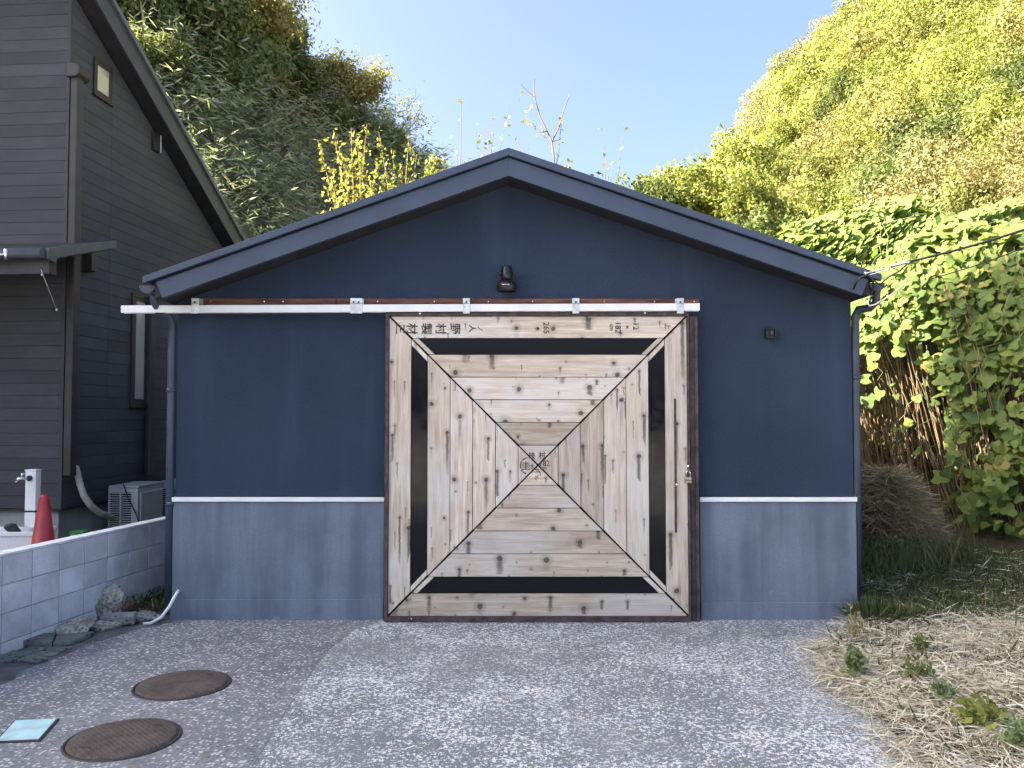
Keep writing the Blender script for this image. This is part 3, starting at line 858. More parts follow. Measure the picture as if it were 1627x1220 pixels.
PC(MB().tube([at(1356, 459, 6.11), at(1361, 447, 6.07), at(1369, 439, 6.05), at(1378, 437, 6.05), at(1386, 443, 6.06), at(1388, 455, 6.09), at(1383, 470, 6.13), at(1381, 484, 6.16)], 0.008, 8), 'drop_lead', M['cable'])
PC(MB().tube([at(1441, 420, 5.96), at(1430, 430, 6.0), at(1412, 440, 6.04), at(1398, 452, 6.07), at(1390, 447, 6.07), at(1382, 440, 6.07)], 0.006, 8), 'slack_lead', M['cable'])
PC(MB().tube([at(1382, 470, 6.1), at(1379, 480, 6.1), at(1381, 486, 6.1), at(1390, 484, 6.09), at(1402, 477, 6.07), at(1418, 467, 6.04), at(1432, 456, 6.0), at(1441, 448, 5.98), at(1440, 442, 5.97)], 0.007, 8), 'pale_lead', M['pale_cable'])
PC(MB().tube([at(1384, 474, 6.1), at(1396, 462, 6.08), at(1410, 452, 6.05)], 0.006, 8), 'short_lead', M['cable'])
PC(MB().tube([at(1374, 434, 6.1), at(1374, 434, 6.2)], 0.012, 8), 'anchor', M['steel'])
link_o = MB().tube(sag(at(1476, 444, 6.4), at(1720, 352, 5.4), 10, 0.03), 0.004, 6).build('phone_wire', M['cable'])
tag(link_o, 'thin dark wire running beside the vine behind the thick cable', 'wire')

# ------------------------------------------------------------------ neighbouring house
HC = at(100, 640, 8.0); HC.z = 0
HR = -R(4.87)
house = empty('neighbour_house', HC, 'dark grey two-storey house with horizontal board siding and a steep sloping verge', 'house', rz=HR)
hx = Vector((math.cos(HR), math.sin(HR), 0)); hy = Vector((-math.sin(HR), math.cos(HR), 0))
def side(u, v, off=0.0):
    """(y, z) in the house frame of a pixel on the side wall, off metres in front of it"""
    p = on_plane(u, v, HC + hx*off, hx) - HC
    return p.dot(hy), p.z
def front(u, v, off=0.0):
    p = on_plane(u, v, HC - hy*off, hy) - HC
    return p.dot(hx), p.z
VO = 0.2
ta, tb = side(179, 0, VO), side(389, 383, VO)
ba, bb = side(153, 0, VO), side(371.6, 389, VO)
sT = (tb[1]-ta[1])/(tb[0]-ta[0])
def rt(y): return ta[1] + sT*(y-ta[0])                   # roof top height
th = rt(ba[0]) - ba[1]
FND = front(60, 808)[1]
YE, YB = -0.55, 6.2
def HO(mb, name, mat, bevel=0):
    return mb.build(name, mat, house, bevel)
# boards
BH = 0.121
JY = [0.03, side(178, 200)[0], side(328, 400)[0], YB]
zb = FND
HO(MB().prism_x([(0.01, FND), (YB-0.01, FND), (YB-0.01, rt(YB)-th), (0.01, rt(0.01)-th)], -6.0, -0.012), 'wall_core', M['dark_void'])
HO(MB().box(-0.028, 0.006, -0.006, 0.0275, FND, rt(0)-th), 'corner_trim', M['siding'], 0.002)
k = 0
while zb < rt(0) - th:
    z0, z1 = zb + 0.0018, min(zb + BH - 0.0018, rt(0)-th)
    if z1 - z0 > 0.02 and zb < 6.6:
        HO(MB().box(-6.0, -0.031, -0.001, 0.012, z0, z1), 'siding_board', M['siding'])
        for a, b in zip(JY[:-1], JY[1:]):
            a2, b2 = a + 0.0015, b - 0.0015
            lim0, lim1 = rt(a2)-th, rt(b2)-th
            if lim0 <= z0 + 0.01: continue
            ytop = lambda z: ta[0] + (z + th - ta[1]) / sT
            poly = [(a2, z0), (min(b2, ytop(z0)), z0)]
            if b2 > ytop(z1): 
                if b2 < ytop(z0): poly.append((b2, lim1))
                if ytop(z1) > a2: poly.append((ytop(z1), z1))
            else: poly.append((b2, z1))
            poly.append((a2, min(z1, lim0)))
            if len(poly) >= 3 and poly[1][0] - a2 > 0.03:
                HO(MB().prism_x(poly, -0.011, 0.0), 'siding_board', M['siding'])
    zb += BH
HO(MB().box(-6.0, -0.045, 0.035, 1.0, YARD-0.1, FND-0.004).box(-0.5, -0.044, 0.036, YB, YARD-0.1, FND-0.005), 'foundation', M['foundation'])
HO(MB().box(-6.0, 0.012, -0.014, 0.02, FND-0.022, FND-0.003).box(-0.03, 0.013, 0.0201, YB, FND-0.022, FND-0.0035), 'base_flashing', M['house_trim'])
# roof
yr0, yr1 = YE, YB + 0.6
HO(MB().prism_x([(yr0, rt(yr0)), (yr1, rt(yr1)), (yr1, rt(yr1)-th+0.05), (yr0, rt(yr0)-th+0.05)], -6.5, VO-0.026), 'roof', M['house_trim'])
HO(MB().prism_x([(yr0-0.01, rt(yr0-0.01)-0.055), (yr1+0.01, rt(yr1+0.01)-0.055), (yr1+0.01, rt(yr1+0.01)-th), (yr0-0.01, rt(yr0-0.01)-th)], VO-0.025, VO), 'verge_board', M['verge_face'], 0.003)
HO(MB().prism_x([(yr0-0.012, rt(yr0)+0.012), (yr1+0.012, rt(yr1)+0.012), (yr1+0.012, rt(yr1)-0.05), (yr0-0.012, rt(yr0)-0.05)], VO-0.025, VO+0.028), 'verge_trim', M['house_roof'], 0.003)
# windows
def window(us, vs, fwd):
    (ya, za), (yb, _), (_, zt) = side(us[0], (vs[0]+vs[1])/2), side(us[1], (vs[0]+vs[1])/2), side(us[0], vs[0])
    zb_ = side(us[0], vs[1])[1]
    mb = MB(); x1 = 0.022
    mb.box(0.001, x1, ya, ya+fwd, zb_, zt).box(0.001, x1, yb-fwd, yb, zb_, zt)
    mb.box(0.001, x1, ya+fwd+.0005, yb-fwd-.0005, zt-fwd, zt).box(0.001, x1, ya+fwd+.0005, yb-fwd-.0005, zb_, zb_+fwd)
    w = HO(mb, 'window', M['bronze'], 0.004)
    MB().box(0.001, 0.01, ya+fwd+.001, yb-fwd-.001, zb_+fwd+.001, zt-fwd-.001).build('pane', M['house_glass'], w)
    mb = MB(); f2 = fwd*0.8; a, b, c_, d_ = ya+fwd+.001, yb-fwd-.001, zb_+fwd+.001, zt-fwd-.001
    mb.box(0.0105, 0.018, a, a+f2, c_, d_).box(0.0105, 0.018, b-f2, b, c_, d_).box(0.0105, 0.018, a+f2+.0005, b-f2-.0005, d_-f2, d_).box(0.0105, 0.018, a+f2+.0005, b-f2-.0005, c_, c_+f2)
    mb.build('sash', M['house_trim'], w, 0.002)
    MB().box(0.001, 0.035, ya-0.01, yb+0.01, zb_-0.02, zb_-0.001).build('sill', M['bronze'], w, 0.002)
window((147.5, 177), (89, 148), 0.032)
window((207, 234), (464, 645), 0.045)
# square downpipe with hopper
(py0, _), (py1, _) = side(119, 300, 0.1), side(129.5, 300, 0.1)
pt, pb = side(124, 122, 0.1)[1], side(124, 755, 0.1)[1]
dpp = HO(MB().box(0.03, 0.11, py0, py1, pb, pt), 'house_downpipe', M['house_trim'], 0.012)
hz0, hz1 = side(124, 124, 0.1)[1], side(124, 100, 0.1)[1]
mbx = MB().prism_y([(0.0, hz1), (0.13, hz1-0.02), (0.15, hz1-0.06), (0.14, hz0+0.03), (0.11, hz0), (0.0, hz0)], py0-0.035, py1+0.06)
mbx.build('hopper', M['house_trim'], dpp, 0.012)
(qy0, _), (qy1, _) = side(238, 600, 0.06), side(246, 600, 0.06)
HO(MB().box(0.01, 0.07, qy0, qy1, FND+0.2, side(240, 470, 0.06)[1]), 'house_downpipe', M['house_trim'], 0.01)
(vy0, vz0), (vy1, vz1) = side(244, 237, 0.03), side(254, 213, 0.03)
vh = HO(MB().prism_y([(0.0, vz1), (0.03, vz1-0.02), (0.045, vz0), (0.0, vz0)], vy0, vy1), 'vent_hood', M['bronze'], 0.004)
MB().box(0.044, 0.049, vy1-0.012, vy1+0.002, vz0, vz1-0.02).build('hood_lip', M['white_metal'], vh)
(vy0, vz0), (vy1, vz1) = side(135, 430, 0.03), side(145, 402, 0.03)
HO(MB().box(0.0, 0.1, vy0, vy1, vz0, vz1), 'wall_lamp', M['bronze'], 0.005)
# entrance canopy
def hl(p):
    q_ = p - HC; return Vector((q_.dot(hx), q_.dot(hy), p.z))
cf = hl(at(78, 397, 7.0)); cb_ = hl(at(178, 384, 8.0))
can = HO(MB().prism_x([(cf.y, cf.z), (cb_.y, cb_.z), (cb_.y, cb_.z-0.05), (cf.y, cf.z-0.05)], -3.6, cf.x-0.012), 'canopy', M['house_trim'])
MB().prism_x([(cf.y-0.02, cf.z+0.012), (cb_.y, cb_.z+0.012), (cb_.y, cb_.z-0.06), (cf.y+0.1, cf.z-0.05), (cf.y+0.08, cf.z-0.1), (cf.y-0.02, cf.z-0.08)], cf.x-0.011, cf.x+0.012).build('canopy_edge', M['house_roof'], can, 0.003)
MB().tube([(-3.6, cf.y-0.05, cf.z-0.035), (cf.x-0.02, cf.y-0.05, cf.z-0.035)], 0.045, 14).build('canopy_gutter', M['house_roof'], can)
MB().box(-3.6, cf.x-0.01, cf.y+0.02, cf.y+0.12, cf.z-0.2, cf.z-0.052).build('canopy_beam', M['house_trim'], can, 0.004)
MB().prism_x([(cf.y+0.13, cf.z-0.02), (cb_.y, cb_.z-0.052), (cb_.y, cb_.z-0.075), (cf.y+0.13, cf.z-0.06)], -3.6, cf.x-0.03).build('canopy_soffit', M['soffit'], can)
g0 = hl(at(9, 407, 6.93))
MB().tube([(g0.x, g0.y, g0.z+0.06), (g0.x, g0.y, g0.z-0.03)], 0.016, 10).tube([(g0.x, g0.y, g0.z+0.02), (g0.x-0.25, g0.y, g0.z-0.01)], 0.011, 8).build('drain_spout', M['steel'], can)
# hanging wire with two pale beads
wa, wb = at(65, 432, 7.0), at(90, 492, 7.25)
hw = empty('hanging_wire', wa, 'thin wire with two pale beads hanging below the house canopy', 'wire')
MB().tube([(0,0,0.02), wb-wa], 0.0022, 5).build('strand', M['pale_cable'], hw)
for f in (0.07, 1.0):
    p = (wb-wa)*f
    MB().lathe([(0,0.012),(0.009,0.005),(0.009,-0.005),(0,-0.012)], 8, p).build('bead', M['white_metal'], hw)
# flexible duct
du = [at(112, 738, 8.3), at(121, 744, 8.2), at(126, 765, 8.15), at(133, 787, 8.15), at(144, 803, 8.2), at(158, 815, 8.3), at(172, 820, 8.5), at(186, 822, 8.75)]
dpts = []
for a, b in zip(du[:-1], du[1:]):
    for k in range(5): dpts.append(a.lerp(b, k/5))
tag(MB().tube(dpts, [0.03 + (0.003 if i % 2 else 0) for i in range(len(dpts))], 14).build('pipe_duct', M['duct']), 'cream wrapped pipe bending from the house wall down to the outdoor unit', 'pipe')
# outdoor units
def ac_unit(x0, x1, y0, y1, z0, z1, label):
    r = empty('outdoor_unit', ((x0+x1)/2, y0, z0), label, 'outdoor unit', 'outdoor units by the house')
    w, d, h = (x1-x0)/2, y1-y0, z1-z0
    MB().box(-w, w, 0.012, d, 0.03, h).build('casing', M['ac'], r, 0.008)
    MB().box(-w-0.006, w+0.006, -0.002, d+0.006, h+0.0005, h+0.022).build('lid', M['ac'], r, 0.006)
    MB().box(-w+0.01, w*0.55, 0.004, 0.0118, 0.06, h-0.05).build('louvre_recess', M['dark_void'], r)
    n_ = 17
    for k in range(n_):
        z = 0.065 + (h-0.12)*k/(n_-1)
        MB().box(-w+0.008, w*0.56, -0.006, 0.0039, z-0.005, z+0.005).build('louvre', M['ac'], r)
    for xa in (-w, -w*0.24, w*0.56):
        MB().box(xa, xa+0.016, -0.009, 0.0038, 0.03, h-0.005).build('upright', M['ac'], r)
    MB().box(-w, w, -0.0085, 0.0119, h-0.045, h-0.004).build('top_band', M['ac'], r, 0.003)
    MB().box(w*0.56+0.0165, w, -0.0085, 0.0117, 0.03, h-0.0455).build('corner_panel', M['ac'], r, 0.004)
    MB().box(w+0.0005, w+0.012, 0.03, d-0.02, 0.06, h-0.05).build('service_panel', M['ac'], r, 0.006)
    MB().box(w+0.0125, w+0.017, 0.03, 0.045, 0.06, h-0.05).box(w+0.0125, w+0.017, 0.0455, d-0.02, h-0.064, h-0.05).build('panel_edge', M['white_metal'], r)
    for ya in (0.06, d-0.12):
        MB().box(-w, w, ya, ya+0.05, 0.0, 0.0295).build('foot', M['ac'], r)
    return r
ac1 = at(173, 772, 8.6); ac1r = at(220, 772, 8.6)
ac_unit(ac1.x, ac1r.x, 8.6, 9.2, YARD, ac1.z-0.02, 'pale outdoor air-conditioning unit with a cord draped over it, beside the house wall')
ac2 = at(251, 767, 9.5)
ac_unit(ac2.x-0.01, ac2.x+0.3, 9.5, 10.15, YARD, ac2.z-0.01, 'pale outdoor air-conditioning unit half hidden by the shed downpipe')
tag(MB().tube([at(196, 769, 8.65), at(197, 772, 8.57), at(203, 790, 8.57), at(211, 806, 8.57), at(219, 824, 8.57), at(222, 836, 8.57)], 0.006, 6).build('cord', M['cable']), 'thin dark cord draped over the front of the outdoor unit', 'cord')

# block wall
bw = empty('block_wall', (WX, WY, 0), 'low pale concrete block wall between the shed and the house yard', 'wall', rz=-math.atan(WS))
BL, CHT, TOP = 0.272, 0.19, 0.655
bbox_ = MB().box(-0.006, 0.006, 0, BL-0.008, 0, CHT-0.007)
bm_ = MB().box(-0.1, 0.0, 0.004, BL-0.004, 0.0035, CHT-0.0035).mesh('block', M['block'])
for c_ in range(4):
    for k in range(-6, 13):
        z = TOP - (c_+1)*CHT
        o = link('block', bm_, None, bw); o.location = (0, k*BL + 0.02, z)
        b = o.modifiers.new('bevel', 'BEVEL'); b.width, b.segments = 0.003, 1
MB().box(-0.094, -0.0035, -6*BL, 13*BL, -0.1, TOP-0.002).build('mortar', M['mortar'], bw)
MB().box(-0.104, 0.004, -6*BL, 13*BL, TOP, TOP+0.018).build('coping', M['coping'], bw, 0.003)

# tap post, basin, cone, bits in the yard
tp = at(50, 838, 7.0)
tap = empty('tap_post', tp, 'slim white standpipe with a chrome garden tap, standing in the basin', 'standpipe')
zt = at(50, 748, 7.0).z - tp.z
MB().box(-0.045, 0.045, -0.03, 0.05, 0.0, zt).build('post', M['white_metal'], tap, 0.006)
MB().box(-0.049, 0.049, -0.034, 0.054, zt+0.0005, zt+0.012).build('post_cap', M['white_metal'], tap, 0.003)
MB().box(-0.048, 0.048, -0.033, 0.053, 0.13, 0.145).build('post_band', M['iron_ring'], tap)
MB().tube([(-0.005,-0.032,zt-0.06),(-0.005,-0.045,zt-0.06)], 0.024, 12).build('tap_plate', M['iron_ring'], tap)
MB().tube([(-0.01,-0.045,zt-0.06),(-0.03,-0.085,zt-0.055),(-0.06,-0.1,zt-0.058),(-0.082,-0.105,zt-0.085)], [0.011,0.013,0.011,0.009], 8).tube([(-0.035,-0.09,zt-0.05),(-0.035,-0.09,zt-0.02)], 0.007, 6).tube([(-0.055,-0.09,zt-0.02),(-0.012,-0.09,zt-0.02)], 0.005, 6).build('spout', M['steel'], tap)
bx1 = at(88, 850, 7.05).x
bz = tp.z
bs = empty('wash_basin', (bx1-0.6, 6.95, YARD), 'white shallow wash basin under the garden tap', 'basin')
mb = MB().box(-0.6, 0.6, -0.23, 0.1, 0.1, bz-YARD-0.035)
mb.build('basin_body', M['white_metal'], bs, 0.01)
mb = MB()
zr0, zr1 = bz-YARD-0.0345, bz-YARD+0.0
mb.box(-0.61, 0.61, -0.24, -0.21, zr0, zr1).box(-0.61, 0.61, 0.08, 0.11, zr0, zr1).box(-0.61, -0.58, -0.2095, 0.0795, zr0, zr1).box(0.58, 0.61, -0.2095, 0.0795, zr0, zr1)
mb.build('rim', M['white_metal'], bs, 0.004)
MB().box(-0.5, 0.5, -0.1, 0.08, 0.0, 0.099).build('under_basin_shade', M['dark_void'], bs)  # near-black block stands in for the shaded gap under the basin
sp = at(20, 838, 6.9)
def stone_mesh(name, sx, sy, sz, sd, mat, rough=0.16):
    bm = bmesh.new()
    bmesh.ops.create_icosphere(bm, subdivisions=4, radius=1.0)
    from mathutils import noise as mn
    r = random.Random(sd)
    dirs = [Vector((r.uniform(-1,1), r.uniform(-1,1), r.uniform(-1,1))).normalized() for _ in range(9)]
    cuts = [r.uniform(0.55, 0.85) for _ in dirs]
    for v in bm.verts:
        d = v.co.normalized(); k = 1.0
        for dd, c in zip(dirs, cuts):
            q = d.dot(dd)
            if q > c: k = min(k, c/q)
        q2 = d*3.2 + Vector((sd, sd*.7, sd*.3))
        k *= 1 + rough*1.1*mn.noise(q2) + rough*0.9*mn.noise(q2*2.7) + rough*0.5*mn.noise(q2*6.5)
        v.co = Vector((d.x*k*sx, d.y*k*sy, (d.z*k+0.75)*sz))
    m = bpy.data.meshes.new(name); bm.to_mesh(m); bm.free()
    m.materials.append(mat)
    for p in m.polygons: p.use_smooth = True
    return m
o = link('lump', stone_mesh('lump', 0.07, 0.05, 0.05, 4, M['iron_ring']), None); o.name = 'scrubbing_sponge'; o.location = (sp.x, sp.y, bz-0.035)
tag(o, 'dark grey sponge-like lump lying in the white basin', 'sponge')
cc = gnd(70, 868, YARD)
cc = Vector((at(70, 800, 6.5).x, 6.5, YARD))
ct = at(68, 786, 6.5).z - YARD
cone = empty('traffic_cone', cc, 'faded red traffic cone behind the block wall beside the tap', 'traffic cone')
MB().lathe([(0.0, ct), (0.026, ct), (0.033, ct-0.012), (0.037, ct-0.04), (0.115, 0.03), (0.13, 0.03)], 28).build('cone_shell', M['cone'], cone)
MB().box(-0.18, 0.18, -0.18, 0.18, 0.0, 0.0295).build('cone_foot', M['cone'], cone, 0.01)
gb = at(127, 851, 7.7)
gbo = empty('storage_tub', (gb.x, gb.y, YARD), 'small white tub with a green lid just showing over the block wall', 'tub')
gh = gb.z - YARD + 0.02
MB().box(-0.06, 0.06, -0.06, 0.06, 0, gh).build('tub', M['white_metal'], gbo, 0.008)
MB().box(-0.066, 0.066, -0.066, 0.066, gh+0.0005, gh+0.028).build('lid', M['green'], gbo, 0.006)

# stones and paving slabs along the block wall
for (u, v, w, h, mk, lab) in ((172, 986, 46, 50, 'pitted', 'tall pitted beige stone standing against the block wall'),
                         (192, 985, 26, 36, 'brown_stone', 'pointed dark brown stone leaning beside the tall pitted one'),
                         (114, 1012, 48, 27, 'pitted', 'low rounded pitted stone at the wall foot before the tall stone'),
                         (162, 1001, 46, 15, 'pitted', 'flat pitted lump of concrete below the tall stone'),
                         (226, 990, 44, 16, 'grey_stone', 'low grey rubble stone near the white hose'),
                         (92, 1012, 26, 9, 'brown_stone', 'small flat brown stone beside the low rounded one')):
    p = gnd(u, v); k = p.y / F
    o = link('stone', stone_mesh('stone', w*k*0.62, w*k*0.5, h*k*0.62, int(u), M[mk])); o.location = (p.x, p.y+0.06, -0.01)
    tag(o, lab, 'stone', 'stones along the block wall')
p = gnd(184, 994); o = MB().box(-0.12, 0.12, -0.06, 0.07, 0.0, 0.075).build('concrete_offcut', M['grey_stone'], None, 0.012, loc=(p.x+0.02, p.y, 0.012))
o.rotation_euler = (0, 0, 0.25); tag(o, 'broken grey concrete offcut lying before the tall pitted stone', 'concrete offcut')
for (pts, h, lab) in (([(36,1030),(82,1031),(88,1017),(40,1017)], 0.05, 'mossy dark paving slab against the block wall'),
                 ([(84,1031),(122,1024),(150,1011),(90,1016)], 0.035, 'long grey paving slab beside the mossy one'),
                 ([(40,1036),(100,1037),(116,1031),(44,1032)], 0.015, 'narrow pale paving slab in front of the mossy one'),
                 ([(6,1043),(84,1045),(96,1039),(20,1036)], 0.012, 'dark flat paving slab second row from the wall'),
                 ([(-10,1055),(22,1054),(38,1046),(-10,1044)], 0.02, 'pale paving slab at the wall end of the slab row'),
                 ([(26,1053),(60,1056),(76,1050),(48,1044)], 0.02, 'pale green-grey paving slab at the drive edge')):
    g4 = [gnd(u, v) for u, v in pts]
    c_ = sum(g4, Vector())/4
    n = 4
    mb = MB().add([(p.x-c_.x, p.y-c_.y, 0.0) for p in g4] + [(p.x-c_.x, p.y-c_.y, h) for p in g4], [(3,2,1,0),(4,5,6,7)] + [(k, (k+1)%4, (k+1)%4+4, k+4) for k in range(4)])
    o = mb.build('paving_slab', M['flag'], None, 0.006, loc=(c_.x, c_.y, 0.004))
    tag(o, lab, 'paving slab', 'loose paving slabs by the wall')

# manhole covers and blue box lid in the drive
for (u, v, d, lab) in ((290, 1088, 0.52, 'round rusty manhole cover nearer the shed'), (196, 1174, 0.51, 'round rusty manhole cover next to the pale blue lid')):
    p = gnd(u, v, 0.01)
    r = d/2
    mh = empty('manhole_cover', (p.x, p.y, 0.008), lab, 'manhole cover', 'manhole covers in the drive')
    MB().lathe([(0, 0.016), (r*0.5, 0.017), (r-0.02, 0.016), (r-0.012, 0.0135), (r-0.004, 0.002)], 56).build('plate', M['cover'], mh)
    MB().lathe([(r-0.003, 0.001), (r-0.002, 0.006), (r+0.012, 0.006), (r+0.015, 0.0005)], 56).build('ring', M['iron_ring'], mh)
    for k in range(2):
        w = 0.9 + k*math.pi
        MB().box(-0.022, 0.022, -0.007, 0.007, 0.0165, 0.0185).build('lift_slot', M['iron_ring'], mh, loc=(math.cos(w)*r*0.7, math.sin(w)*r*0.7, 0))
g4 = [gnd(-6, 1183), gnd(62, 1180), gnd(91, 1147), gnd(24, 1150)]
c_ = sum(g4, Vector())/4
bl = empty('valve_box_lid', (c_.x, c_.y, 0.008), 'pale blue square box lid set in the drive', 'box lid')
def rs(f): return [((p.x-c_.x)*f, (p.y-c_.y)*f) for p in g4]
def plate(f, z0, z1):
    a = rs(f); return MB().add([(x, y, z0) for x, y in a] + [(x, y, z1) for x, y in a], [(3,2,1,0),(4,5,6,7)] + [(k, (k+1)%4, (k+1)%4+4, k+4) for k in range(4)])
plate(1.08, 0.0005, 0.006).build('lid_frame', M['iron_ring'], bl)
plate(0.98, 0.0065, 0.012).build('lid_plate', M['blue_plate'], bl, 0.003)

# ------------------------------------------------------------------ vegetation
def unit(a): return a / np.maximum(np.linalg.norm(a, axis=-1, keepdims=True), 1e-9)
def leaves(c, d, n, L, W, fold=0.25):
    """folded rhombic leaves: centres c, directions d, normals n, lengths L, widths W -> verts, quads"""
    d = unit(d); s = unit(np.cross(d, n)); n = np.cross(s, d)
    L = np.broadcast_to(L, (len(c),))[:, None]; W = np.broadcast_to(W, (len(c),))[:, None]
    v = np.stack([c, c + d*L*0.45 + s*W*0.5 - n*W*fold, c + d*L - n*L*0.12, c + d*L*0.45 - s*W*0.5 - n*W*fold], 1)
    f = np.arange(len(c)*4).reshape(-1, 4)
    return v.reshape(-1, 3), f
def tint_of(n, base=None):
    t = rng.random(n) if base is None else np.clip(base + rng.normal(0, 0.16, n), 0, 1)
    return np.repeat(t, 4)
def rdir(n): return unit(rng.normal(size=(n, 3)))
def shrub_mesh(name, n, mat, clumps=26, leaf=0.09, flat=0.75, clump_r=0.3, up=0.5, aspect=0.5):
    cd = rdir(clumps); cd[:, 2] = np.abs(cd[:, 2])*1.1 - 0.15
    cc_ = cd * rng.uniform(0.45, 1.0, (clumps, 1)) * np.array([1, 1, flat])
    k = rng.integers(0, clumps, n)
    rr_ = rng.uniform(0.35, 1.0, (n, 1))**0.5
    dd = rdir(n)
    c = cc_[k] + dd * rr_ * clump_r * rng.uniform(0.6, 1.2, clumps)[k][:, None]
    nr = unit(dd + np.array([0, 0, up]) + rng.normal(0, 0.5, (n, 3)))
    d = unit(np.cross(nr, rng.normal(size=(n, 3))) + dd*0.5)
    v, f = leaves(c, d, nr, leaf*rng.uniform(0.6, 1.3, n), leaf*aspect*rng.uniform(0.7, 1.2, n))
    return np_mesh(name, v, f, mat, tint_of(n, rng.random(clumps)[k]))
def spray_arrays(c0, n_stems, per, H, spread, leaf, width, droop=0.5):
    """arching stems with long blades, for bamboo grass"""
    w = rng.uniform(0, 2*np.pi, n_stems); lean = rng.uniform(0.1, 1.0, n_stems)*spread
    h = H*rng.uniform(0.6, 1.1, n_stems)
    t = rng.uniform(0.35, 1.0, (n_stems, per))
    x = np.cos(w)[:, None]*lean[:, None]*t**1.5; y = np.sin(w)[:, None]*lean[:, None]*t**1.5
    z = h[:, None]*(t - 0.25*droop*t**3)
    c = np.stack([x, y, z], -1).reshape(-1, 3) + c0
    n = len(c)
    wd = np.repeat(w, per) + rng.normal(0, 1.0, n)
    d = np.stack([np.cos(wd), np.sin(wd), rng.uniform(-0.9, 0.5, n)], -1)
    nr = np.array([0.35, -0.6, 0.5]) + rng.normal(0, 0.5, (n, 3))
    return c, d, nr, leaf*rng.uniform(0.6, 1.2, n), width*rng.uniform(0.7, 1.2, n)

# --- right hillside: individual shrubs
variants = [('olive', M['lf_olive'], 0.085, 'rounded olive shrub on the steep sunlit hillside'),
            ('lime', M['lf_lime'], 0.09, 'bright lime-green shrub on the steep sunlit hillside'),
            ('tan', M['lf_tan'], 0.07, 'tan and brown twiggy shrub on the steep sunlit hillside'),
            ('green', M['lf_green'], 0.09, 'dark green glossy shrub on the steep sunlit hillside')]
smesh = {}
for nm, mt, lf, lab in variants:
    smesh[nm] = [shrub_mesh('shrub_foliage', 9500, mt, 40, lf*0.72, 0.8, 0.25) for _ in range(2)]
def place_shrub(p, nm, sc, lab, group, mesh=None):
    o = link('shrub', mesh or random.choice(smesh[nm]))
    o.location = p
    o.rotation_euler = (random.uniform(-.25,.25), random.uniform(-.25,.25), random.uniform(0, 6.28))
    s = sc*random.uniform(0.85, 1.2)
    o.scale = (s*random.uniform(.9,1.2), s*random.uniform(.9,1.2), s*random.uniform(.85,1.35))
    return tag(o, lab, 'shrub', group)
pts = []
tries = 0
while len(pts) < 235 and tries < 30000:
    tries += 1
    y = random.uniform(9.5, 43.5); x = random.uniform(-2, 0.64*y+1)
    z = float(h_right(np.float64(x), np.float64(y)))
    if z < 0.4: continue
    u, v = project((x, y, z))
    if v < -50 or v > 470 or u > 1700 or u < 880: continue
    if 1250 < u and v > 380: continue
    rad = 0.62 + y*0.033
    if any((x-a)**2 + (y-b)**2 < (0.92*rad)**2 for a, b, _, _ in pts): continue
    pts.append((x, y, z, rad))
for x, y, z, rad in pts:
    u, v = project((x, y, z))
    ridge_d = (u - 1120)/1.1 + (v - 270)              # distance to the skyline, in pixels
    w = random.random() + 0.35*math.sin(x*0.7+1)*math.sin(y*0.5)
    if ridge_d < 45 and v < 220: nm = 'tan' if w < 0.75 else 'olive'
    elif u > 1350 and v < 220: nm = 'lime' if w < 0.42 else ('olive' if w < 1.0 else 'green')
    else: nm = 'olive' if w < 0.45 else ('lime' if w < 0.62 else ('tan' if w < 0.98 else 'green'))
    look = {'olive': 'rounded olive', 'lime': 'bright lime-green', 'tan': 'tan twiggy', 'green': 'dark green'}[nm]
    if ridge_d < 55: wh = 'standing against the sky ' + ('at the top of' if v < 70 else 'halfway up' if v < 180 else 'at the foot of') + ' the hill edge'
    else:
        wh = ('at the very top of' if v < 40 else 'high on' if v < 110 else 'halfway up' if v < 190 else 'low on' if v < 270 else 'just above the vine bank on') + ' the sunlit slope, '
        wh += 'next to the skyline' if ridge_d < 140 else 'at the near end' if u > 1500 else 'towards the near end' if u > 1380 else 'towards the far end'
    lab = f'{look} shrub {wh}'
    place_shrub((x, y, z+0.1*rad), nm, rad*1.05, lab, 'shrubs covering the sunlit hillside')
# leafy ground cover under the shrubs
n = 60000
y = rng.uniform(9, 46, n); x = rng.uniform(-3, 30, n)
z = h_right(x, y)
ok = (z > 0.2) & (x < 0.66*y + 1.5)
c = np.stack([x, y, z], -1)[ok]; c[:, 2] += rng.uniform(0, 0.5, len(c))
n = len(c)
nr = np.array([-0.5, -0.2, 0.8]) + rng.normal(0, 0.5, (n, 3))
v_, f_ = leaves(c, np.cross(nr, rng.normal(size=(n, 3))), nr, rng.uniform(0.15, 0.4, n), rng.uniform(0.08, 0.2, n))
o = link('hillside_undergrowth', np_mesh('hillside_undergrowth', v_, f_, M['lf_gap_shade'], tint_of(n))); tag(o, 'dense low green and tan growth between the shrubs', 'undergrowth', kind='stuff')

